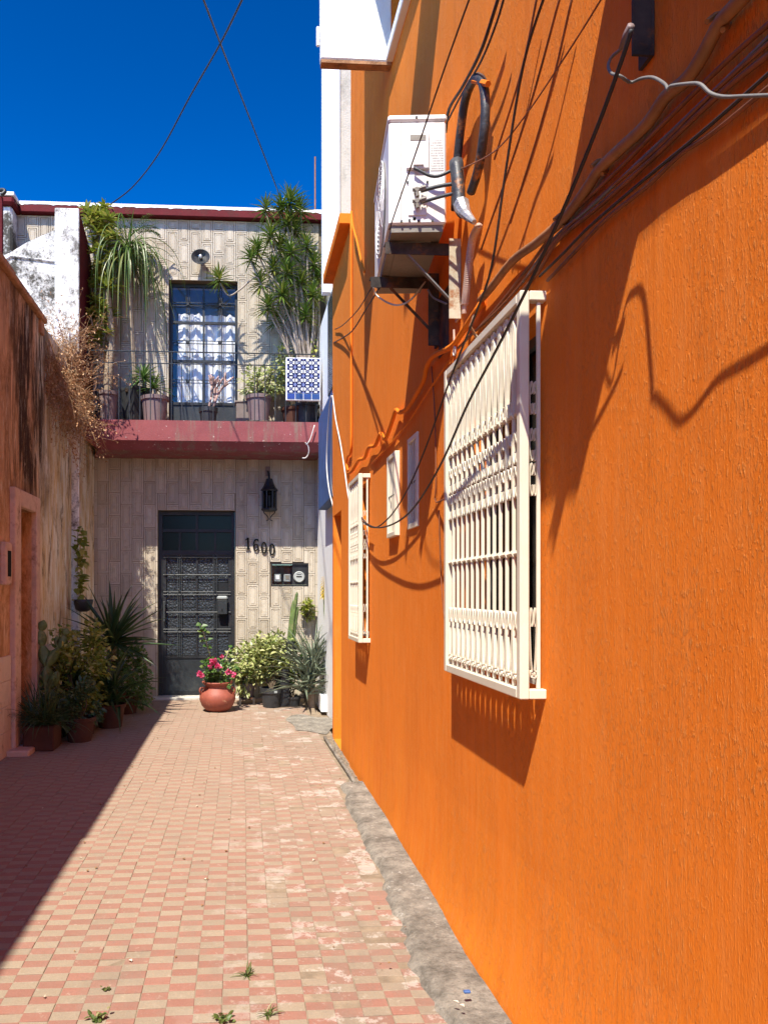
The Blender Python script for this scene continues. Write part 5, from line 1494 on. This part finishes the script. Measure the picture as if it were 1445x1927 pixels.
# --- variegated bush in mauve pot
t = bush('yellow variegated shrub in a mauve pot right of the balcony door', .28, 10.85, FZ + .06, (.33, 10.95, FZ + .68), (.40, .26, .34), 620, .085, .042, 'variegated', 28, (.135, .175, .37, 'mauve', .05), 18, group='plants on the balcony')
MB().cbox(.10, .46, 10.68, 11.02, FZ + .001, FZ + .058, .01).build('stand', 'rust_metal', t)
o = MB().cbox(-.04, .16, 11.02, 11.24, FZ + .002, FZ + .38, .008).cbox(-.06, .17, 11.01, 11.25, FZ + .381, FZ + .41, .006).build('stone_planter', 'grey_planter'); tag(o, 'grey stone planter behind the mauve pot on the balcony', 'planter')
t = bush('yellow green leafy shrub behind the tile panel', .78, 11.0, FZ + .0, (.72, 11.05, FZ + .85), (.22, .2, .35), 260, .075, .04, 'variegated', 29, (.13, .17, .3, 'clay_dark', .04), 10, group='plants on the balcony')
t = bush('yellowish vine climbing the corner beside the dracaena', 1.05, 11.1, FZ, (1.08, 10.95, FZ + 1.45), (.10, .12, .75), 170, .075, .045, 'yellowgreen', 30, (.09, .12, .2, 'black_plastic', .03), 10, group='plants on the balcony')

# --- ground, right cluster
rg = random.Random(31)
t = thing('clay_pot_plant', 'round red clay pot with magenta flowers before the street door', 'plant', (-.28, 10.1, 0), group='potted plants on the ground')
prof = [(.11, 0), (.15, .015), (.205, .075), (.236, .155), (.232, .215), (.195, .275), (.158, .305), (.160, .33), (.195, .365), (.203, .378), (.200, .388), (.180, .385), (.150, .34)]
m = MB().lathe(prof, -.28, 10.1, .001, 36); m.f.pop(); o = m.build('pot', 'terracotta', t, smooth=True)
for s in (-1, 1):
    MB().tube([(-.28 + s * .158, 10.04, .315), (-.28 + s * .215, 10.01, .31), (-.28 + s * .225, 10.01, .265), (-.28 + s * .205, 10.03, .235)], .013, 7, sub=4).build('handle', 'terracotta', o, smooth=True)
MB().lathe([(.15, .33), (.155, .345)], -.28, 10.1, 0, 20).build('soil', 'soil', t)
fm = MB(); foliage(fm, (-.28, 10.1, .50), (.25, .2, .17), 420, .06, .05, rg, clumps=16)
sm = MB()
pts = catmull([(-.33, 10.1, .36), (-.36, 10.08, .65), (-.44, 10.06, .95), (-.49, 10.05, 1.12)], 10)
sm.tube(pts, .008, 5)
for k, p in enumerate(pts[4::2]):
    for q in range(2):
        a_ = k * 2.2 + q * 3.0 + rg.uniform(-.5, .5)
        fm.leaf(p + Vector((0, 0, rg.uniform(-.03, .03))), (math.cos(a_), math.sin(a_) - .3, rg.uniform(-.5, .5)), (rg.uniform(-.4, .4), -.8, 1), rg.uniform(.06, .105), rg.uniform(.05, .075))
pts2 = catmull([(-.25, 10.1, .36), (-.2, 10.12, .6), (-.12, 10.12, .82)], 8); sm.tube(pts2, .007, 5)
for p in pts2[4:]:
    a_ = rg.uniform(0, 6.28)
    fm.leaf(p, (math.cos(a_), math.sin(a_) - .3, rg.uniform(-.4, .6)), (0, -.8, 1), rg.uniform(.06, .09), .06)
fm.build('foliage', 'green', t, kind='stuff'); sm.build('stem', 'stem_grey', t)
for (px, py, s) in ((402, 1243, 1.0), (410, 1256, 1.15), (376, 1268, .8), (381, 1272, .7), (430, 1264, .8), (440, 1270, .75), (418, 1236, .6), (396, 1254, .7)):
    fl = MB(); c = atY(px, py, 9.9)
    for k in range(16):
        d = Vector((rg.gauss(0, 1), rg.gauss(0, 1) - .5, rg.gauss(0, 1))).normalized()
        fl.leaf(c + d * .012 * s, d, (rg.gauss(0, 1), rg.gauss(0, 1), rg.gauss(0, 1)), .048 * s, .042 * s)
    fl.build('flower', 'pink', t)
t = bush('large cream-edged variegated shrub in a black pot by the wall', .44, 10.42, 0, (.36, 10.70, .55), (.50, .34, .40), 2400, .09, .046, 'variegated', 32, (.115, .148, .265, 'black_plastic', .07), 34)
MB().cbox(.47, .51, 10.262, 10.268, .205, .235, .001).build('sticker', 'meter_grey', t)
t = bush('narrow-leaved young plant in the brown pot behind the clay pot', .10, 10.72, 0.1, (.06, 10.62, .45), (.22, .15, .26), 260, .085, .035, 'variegated', 33, (.10, .125, .19, 'grey_planter', .04), 10)
MB().box(.0, .22, 10.6, 10.84, .07, .098).box(.0, .03, 10.6, 10.63, 0, .069).box(.19, .22, 10.6, 10.63, 0, .069).box(.0, .03, 10.81, 10.84, 0, .069).box(.19, .22, 10.81, 10.84, 0, .069).build('stand', 'rust_metal', t)
# plant stand of wire with pots on it
st = thing('plant_stand', 'dark wire plant stand beside the aloe', 'plant stand', (.78, 10.72, 0))
for (x_, y_) in ((.66, 10.60), (.66, 10.88), (.93, 10.60), (.93, 10.88)):
    MB().tube([(x_, y_, 0), (x_, y_, .70 if x_ < .8 else .36)], .009, 6).build('leg', 'iron_grey', st)
MB().box(.64, .81, 10.58, 10.90, .70, .712).build('shelf', 'iron_grey', st); MB().box(.63, .96, 10.57, 10.91, .36, .372).build('shelf', 'rust_paint', st)
def colcactus(label, cx, cy, zb, h, r, lean, seed, ps):
    rg = random.Random(seed)
    t = thing('column_cactus', label, 'cactus', (cx, cy, zb), group='potted plants on the ground'); pot(t, cx, cy, zb, *ps)
    m = MB(); z0 = zb + ps[2] - .05
    for (dx, dy, hh) in ((0, 0, 1), (.035, .03, .72), (-.03, .03, .85)):
        pts = catmull([(cx + dx, cy + dy, z0), (cx + dx + lean * .4 * hh, cy + dy, z0 + h * .5 * hh), (cx + dx + lean * hh, cy + dy, z0 + h * hh)], 12)
        n = 10; vs, fs = [], []
        for i, p in enumerate(pts):
            tt = i / (len(pts) - 1); rad = r * (1.0 if tt < .85 else math.sqrt(max(0, 1 - ((tt - .85) / .15) ** 2)) * .9 + .1) * (1 + .06 * math.sin(i * 1.1))
            for k in range(n):
                a = 2 * math.pi * k / n; rr = rad * (1.0 if k % 2 == 0 else .68)
                vs.append((p.x + rr * math.cos(a), p.y + rr * math.sin(a), p.z))
        L = len(pts)
        fs = [(i * n + k, i * n + (k + 1) % n, (i + 1) * n + (k + 1) % n, (i + 1) * n + k) for i in range(L - 1) for k in range(n)] + [tuple((L - 1) * n + k for k in range(n))]
        m.add(vs, fs)
    m.build('column', 'cactus', t); return t
colcactus('slim column cactus in a black pot on top of the stand', .72, 10.72, .713, .74, .028, .09, 34, (.075, .10, .16, 'black_plastic', .03))
rg = random.Random(35)
t = thing('spider_plant', 'spiky variegated tuft in a small black pot beside the stand', 'plant', (.62, 10.50, .0), group='potted plants on the ground')
pot(t, .62, 10.46, .36, .06, .08, .15, 'black_plastic', .03)
MB().cbox(.555, .685, 10.39, 10.53, .0, .358, .006).build('riser', 'iron', t)
fm = MB(); rosette(fm, (.62, 10.46, .50), (0, 0, 1), 46, .26, .022, 1.4, rg, .1, 1.3, 5); fm.build('foliage', 'variegated', t, kind='stuff')
# aloe: every leaf a piece of its own
def leaf_mesh(name, L, w, th, droop, mat, seg=7):
    vs, fs = [], []
    p = Vector((0, 0, 0)); d = Vector((1, 0, 0))
    for i in range(seg + 1):
        t = i / seg; wid = w * (1 - t ** 1.6) * (.8 + .2 * min(1, t * 4)); up = Vector((-d.z, 0, d.x)); tk = th * (1 - t) + .001
        vs += [p + Vector((0, -wid / 2, 0)) + up * wid * .22, p + up * tk * .0 , p + Vector((0, wid / 2, 0)) + up * wid * .22, p - up * tk]
        d = (d + Vector((0, 0, -droop / seg * (.3 + t)))).normalized(); p = p + d * (L / seg)
    for i in range(seg):
        a = i * 4
        for k in range(4): fs.append((a + k, a + (k + 1) % 4, a + 4 + (k + 1) % 4, a + 4 + k))
    me = bpy.data.meshes.new(name); me.from_pydata([tuple(v) for v in vs], [], fs); me.update(); me.materials.append(MT[mat])
    return me
def leaf_rosette(t, c, n, meshes, lo, hi, seed, sc=1.0, jitter=.03, azr=None, part='leaf'):
    rg = random.Random(seed)
    for k in range(n):
        th = k * 2.39996 + rg.uniform(-.2, .2) if azr is None else rg.uniform(*azr)
        el = lo + (hi - lo) * (k + .5) / n + rg.uniform(-.1, .1)
        o = place(part, rg.choice(meshes), t, Vector(c) + Vector((rg.uniform(-jitter, jitter), rg.uniform(-jitter, jitter), rg.uniform(-jitter, jitter))))
        o.rotation_euler = (rg.uniform(-.3, .3), -el, th)
        s = sc * rg.uniform(.75, 1.12); o.scale = (s, s, s)
AL = [leaf_mesh('leaf', .72, .040, .014, dr, 'aloe') for dr in (.3, .6, 1.0)]
t = thing('aloe', 'large grey-green aloe clump with spiky leaves at the orange wall end', 'plant', (1.0, 10.35, 0), group='potted plants on the ground')
leaf_rosette(t, (.96, 10.30, .42), 56, AL, .0, 1.4, 41, 1.05, .08)
leaf_rosette(t, (1.0, 10.40, .62), 40, AL, .1, 1.35, 42, .95, .07)
leaf_rosette(t, (.90, 10.25, .26), 40, AL, -.15, 1.0, 43, .85, .08)
MB().tube([(.98, 10.35, 0), (.98, 10.34, .35), (1.02, 10.42, .7)], .05, 8, sub=3).build('stem', 'bark', t)
for (px, pb, ptop, mat) in ((607, 1185, 1105, 'yellow'), (619, 1180, 1065, 'green')):
    b = atY(px + 6, pb, 10.35); tp = atY(px, ptop, 10.35)
    MB().tube([b - Vector((0, 0, .2)), (b + tp) / 2, tp], .007, 5, sub=3).build('flower_stalk', 'cactus', t)
    fl = MB()
    rgx = random.Random(px)
    for k in range(60):
        u = (k + .5) / 60; p = tp + Vector((0, 0, .14 - .27 * u))
        a = k * 2.4; d = Vector((math.cos(a), math.sin(a), .2 - 1.3 * u)).normalized()
        fl.leaf(p, d, (0, 0, 1), .025 + .045 * u, .016)
    fl.build('flower_spike', mat, t)
t = bush('trailing yellow green plant hung on the tiles above the aloe', .99, 11.2, 1.18, (1.0, 11.16, 1.28), (.11, .08, .24), 170, .075, .04, 'yellowgreen', 44, None, 8, .006, name='hanging_plant')
for k, (x_, y_, r_, h_, lab) in enumerate(((.74, 10.45, .10, .14, 'small black pot of seedlings under the stand'), (.88, 10.62, .085, .13, 'tiny black pot on the low shelf of the stand'), (.60, 10.78, .09, .20, 'black nursery pot half hidden behind the shrub'))):
    bush(lab, x_, y_, 0.0 if k != 1 else .373, (x_, y_, h_ + .10 + (0 if k != 1 else .373)), (.13, .12, .11), 110, .07, .026, 'green', 50 + k, (r_ * .75, r_, h_, 'black_plastic', .03), 6)

# --- ground, left cluster in the shade
t = bush('dark variegated shrub with yellow leaves beside the prickly pear', -1.72, 8.55, 0, (-1.80, 8.65, .66), (.34, .38, .56), 2000, .07, .04, 'yellowgreen', 61, (.13, .17, .27, 'clay_dark', .04), 22)
t = bush('green bushy shrub under the spiky yucca', -1.45, 10.0, 0, (-1.42, 9.95, .48), (.32, .30, .42), 1500, .06, .036, 'green', 62, (.13, .17, .24, 'clay_dark', .04), 18)
YL = [leaf_mesh('leaf', .68, .07, .008, dr, 'darkgreen') for dr in (.15, .4, .75)]
t = thing('yucca', 'large dark spiky rosette plant against the shaded tiles', 'plant', (-1.62, 9.85, 0), group='potted plants on the ground')
leaf_rosette(t, (-1.58, 9.80, .92), 60, YL, -.35, 1.45, 63, 1.15, .03)
MB().tube([(-1.62, 9.85, .2), (-1.61, 9.85, .6), (-1.60, 9.85, .94)], .06, 8, sub=3).build('trunk', 'bark', t)
pot(t, -1.62, 9.85, 0, .15, .19, .30, 'clay_dark', .04)
ST = [leaf_mesh('leaf', .62, .055, .004, dr, 'darkgreen') for dr in (.7, 1.2, 1.7)]
t = thing('strap_leaf_plant', 'drooping dark strap-leaf plant spilling onto the paving', 'plant', (-1.45, 9.0, 0), group='potted plants on the ground')
leaf_rosette(t, (-1.48, 8.98, .34), 90, ST, .05, 1.4, 64, .95, .09)
pot(t, -1.48, 8.98, 0, .13, .17, .27, 'clay_dark', .04)
t = thing('strap_leaf_plant', 'tall dark strap leaves behind the yellow shrub', 'plant', (-1.9, 8.9, 0), group='potted plants on the ground')
leaf_rosette(t, (-1.92, 8.85, .38), 50, ST, .4, 1.45, 65, 1.1, .05)
pot(t, -1.92, 8.85, 0, .12, .16, .27, 'black_plastic', .04)
# prickly pear
rg = random.Random(66)
t = thing('prickly_pear', 'prickly pear cactus rising against the left wall', 'cactus', (-2.02, 8.35, 0), group='potted plants on the ground')
pot(t, -2.02, 8.35, 0, .10, .13, .25, 'clay_dark', .04)
def pad(c, d, L, w, yaw):
    d = Vector(d).normalized(); s = Vector((math.cos(yaw), math.sin(yaw), 0)); s = (s - d * s.dot(d)).normalized(); nn = d.cross(s)
    m = MB(); vs, fs = [], []; n, k2 = 12, 6
    for i in range(n + 1):
        u = i / n; ww = w * (math.sin(math.pi * min(1, u * .92 + .06)) ** .7)
        for k in range(k2):
            a = 2 * math.pi * k / k2; vs.append(Vector(c) + d * L * u + s * ww * .5 * math.cos(a) + nn * ww * .12 * math.sin(a))
    fs = [(i * k2 + k, i * k2 + (k + 1) % k2, (i + 1) * k2 + (k + 1) % k2, (i + 1) * k2 + k) for i in range(n) for k in range(k2)]
    m.add(vs, fs).build('pad', 'cactus', t, smooth=True)
    return Vector(c) + d * L * .93
c0 = Vector((-2.02, 8.35, .22))
e1 = pad(c0, (0, 0, 1), .32, .16, .3); e2 = pad(e1, (-.12, .1, 1), .26, .15, .6); e3 = pad(e2, (-.25, .1, 1), .24, .13, .2); e4 = pad(e2, (.6, .2, 1), .24, .12, .5)
e5 = pad(e3, (-.1, 0, 1), .18, .11, .4); e6 = pad(e4, (.45, .1, 1), .16, .10, .1); pad(e4, (-.2, .3, 1), .15, .09, .8); pad(e5, (.3, 0, 1), .12, .10, .2); pad(e1, (.5, -.1, 1), .22, .12, .2); pad(e6, (.2, 0, 1), .09, .09, 0)
# clay trough with grass-like plant
rg = random.Random(67)
t = thing('grass_pot', 'clay trough with thin arching grass leaves by the doorway step', 'plant', (-1.95, 7.8, 0), group='potted plants on the ground')
MB().cbox(-2.10, -1.80, 7.62, 7.95, 0, .24, .012).build('pot', 'clay_dark', t)
MB().box(-2.08, -1.82, 7.64, 7.93, .2405, .247).build('soil', 'soil', t)
fm = MB()
for k in range(260):
    th = rg.uniform(0, 6.28); el = rg.uniform(.3, 1.45)
    fm.blade((-1.95 + rg.uniform(-.1, .1), 7.78 + rg.uniform(-.12, .12), .24), (math.cos(th) * math.cos(el), math.sin(th) * math.cos(el), math.sin(el)), rg.uniform(.25, .62), .013, rg.uniform(.8, 2.4), 6)
fm.build('foliage', 'darkgreen', t, kind='stuff')
t = bush('low dark leafy plant in a clay pot between trough and strap leaves', -1.66, 8.15, 0, (-1.72, 8.20, .36), (.26, .26, .3), 900, .07, .035, 'darkgreen', 68, (.12, .155, .25, 'clay_dark', .04), 12)
# hanging pot on the left wall
rg = random.Random(69)
t = thing('hanging_pot', 'black pot with yellow green vine hung high in the far left corner', 'plant', (-2.0, 10.2, 1.35), group='hanging pots')
MB().lathe([(.05, 0), (.10, .03), (.125, .12), (.13, .16)], -2.02, 10.15, 1.30, 14).build('pot', 'black_plastic', t, smooth=True)
fm = MB()
for k in range(90):
    z = rg.uniform(1.42, 2.38)
    fm.leaf((-2.08 + rg.uniform(-.03, .07), 10.12 + rg.uniform(-.06, .06), z), (rg.uniform(-.4, 1), rg.uniform(-1, .4), rg.uniform(-.8, .4)), (0, -.5, 1), .10, .07)
fm.build('foliage', 'yellowgreen', t, kind='stuff')
MB().tube([(-2.05, 10.15, 1.44), (-2.09, 10.12, 1.9), (-2.08, 10.12, 2.4)], .006, 5, sub=3).build('stem', 'stem_grey', t)

# --- dry brown bush hanging from the wall top
rg = random.Random(71)
t = thing('dry_bush', 'dry brown twiggy bush hanging over the left wall top', 'plant', (-2.2, 9.75, 4.4))
tw = MB()
def twig(p, d, L, r, depth):
    pts = [p]; q = p.copy(); dd = d.copy()
    for k in range(3):
        dd = (dd + Vector((rg.gauss(0, .22), rg.gauss(0, .12), rg.gauss(0, .18) - .05))).normalized(); q = q + dd * L / 3; pts.append(q.copy())
    tw.tube(pts, lambda k: r * (1 - .5 * k), 3, cap=False)
    if depth == 0:
        for k in range(3):
            tw.leaf(pts[-1 - (k % 2)], (rg.gauss(0, 1), rg.gauss(0, 1), rg.gauss(0, 1)), (0, 0, 1), .032, .018)
        return
    for k in range(4 if depth > 1 else 5):
        s = rg.choice(pts[1:])
        twig(s, (dd + Vector((rg.gauss(0, .62), rg.gauss(0, .3), rg.gauss(0, .6)))).normalized(), L * rg.uniform(.45, .7), r * .6, depth - 1)
for k in range(190):
    z_ = rg.uniform(3.25, 5.35)
    tgt = Vector((rg.gauss(-2.12 if z_ < 4.9 else -2.22, .11), rg.uniform(10.05, 10.26), z_))
    if z_ < 4.1: tgt.x = min(tgt.x, -2.2 + .255 * (4.6 - z_) - .08)
    if k % 2 == 0:
        z_ = rg.uniform(3.2, 4.3); tgt = Vector((-2.2 + .255 * (4.55 - z_) * rg.uniform(.2, .8), rg.uniform(8.9, 9.9), z_))
    st_ = Vector((-2.2 + rg.uniform(0, .03), 10.1 + rg.uniform(-.12, .12) if k % 2 else tgt.y, rg.uniform(3.9, 4.5)))
    v = tgt - st_
    twig(st_, v.normalized(), v.length * .62, .0055, 2)
tw.build('twigs', 'dry', t, kind='stuff')

# --- weeds and litter on the paving
rg = random.Random(81)
for k, (px, py, s, lab) in enumerate(((466, 1836, 1.0, 'grass tuft in the middle of the worn pavers'), (506, 1910, 1.0, 'withered weed tuft near the bottom edge, right'), (186, 1920, .9, 'small leafy weed at the bottom edge, left'), (201, 1863, .45, 'tiny weed sprout between pavers at lower left'), (420, 1922, .9, 'dark green weed at the bottom edge, middle'))):
    c = atZ(px, py, 0)
    t = thing('weed', lab, 'weed', tuple(c), group='weeds growing between the pavers')
    fm = MB()
    for q in range(34):
        th = rg.uniform(0, 6.28); el = rg.uniform(.0, 1.3)
        d = (math.cos(th) * math.cos(el), math.sin(th) * math.cos(el), math.sin(el))
        if k in (0, 1): fm.blade(c + Vector((rg.gauss(0, .008), rg.gauss(0, .006), 0)), d, rg.uniform(.02, .07) * s, .0045, 1.3, 4)
        else: fm.leaf(c + Vector((rg.gauss(0, .016), rg.gauss(0, .012), abs(rg.gauss(0, .01)))) * s, d, (rg.gauss(0, .5), rg.gauss(0, .5), 1), rg.uniform(.014, .036) * s, .018 * s)
    fm.build('leaves', 'weed', t, kind='stuff')
lt = MB()
for k in range(120):
    x_, y_ = rg.uniform(-1.9, .85), 2.4 + 8 * rg.random() ** 1.6
    if x_ > .55: z_ = .03 if x_ < .75 else .07
    else: z_ = .004
    s = rg.uniform(.010, .026)
    lt.leaf((x_, y_, z_), (rg.gauss(0, 1), rg.gauss(0, 1), .15), (0, 0, 1), s, s * rg.uniform(.3, .8), .4)
o = lt.build('leaf_litter', 'deadleaf', kind='stuff'); tag(o, 'scattered dry leaf bits on the paving', 'litter')
c = atZ(878, 1862, .085)
o = MB().cbox(c.x - .012, c.x + .014, c.y - .008, c.y + .008, .072, .082, .003).build('bottle_cap_scrap', 'blue'); tag(o, 'tiny blue plastic scrap on the concrete strip', 'scrap')
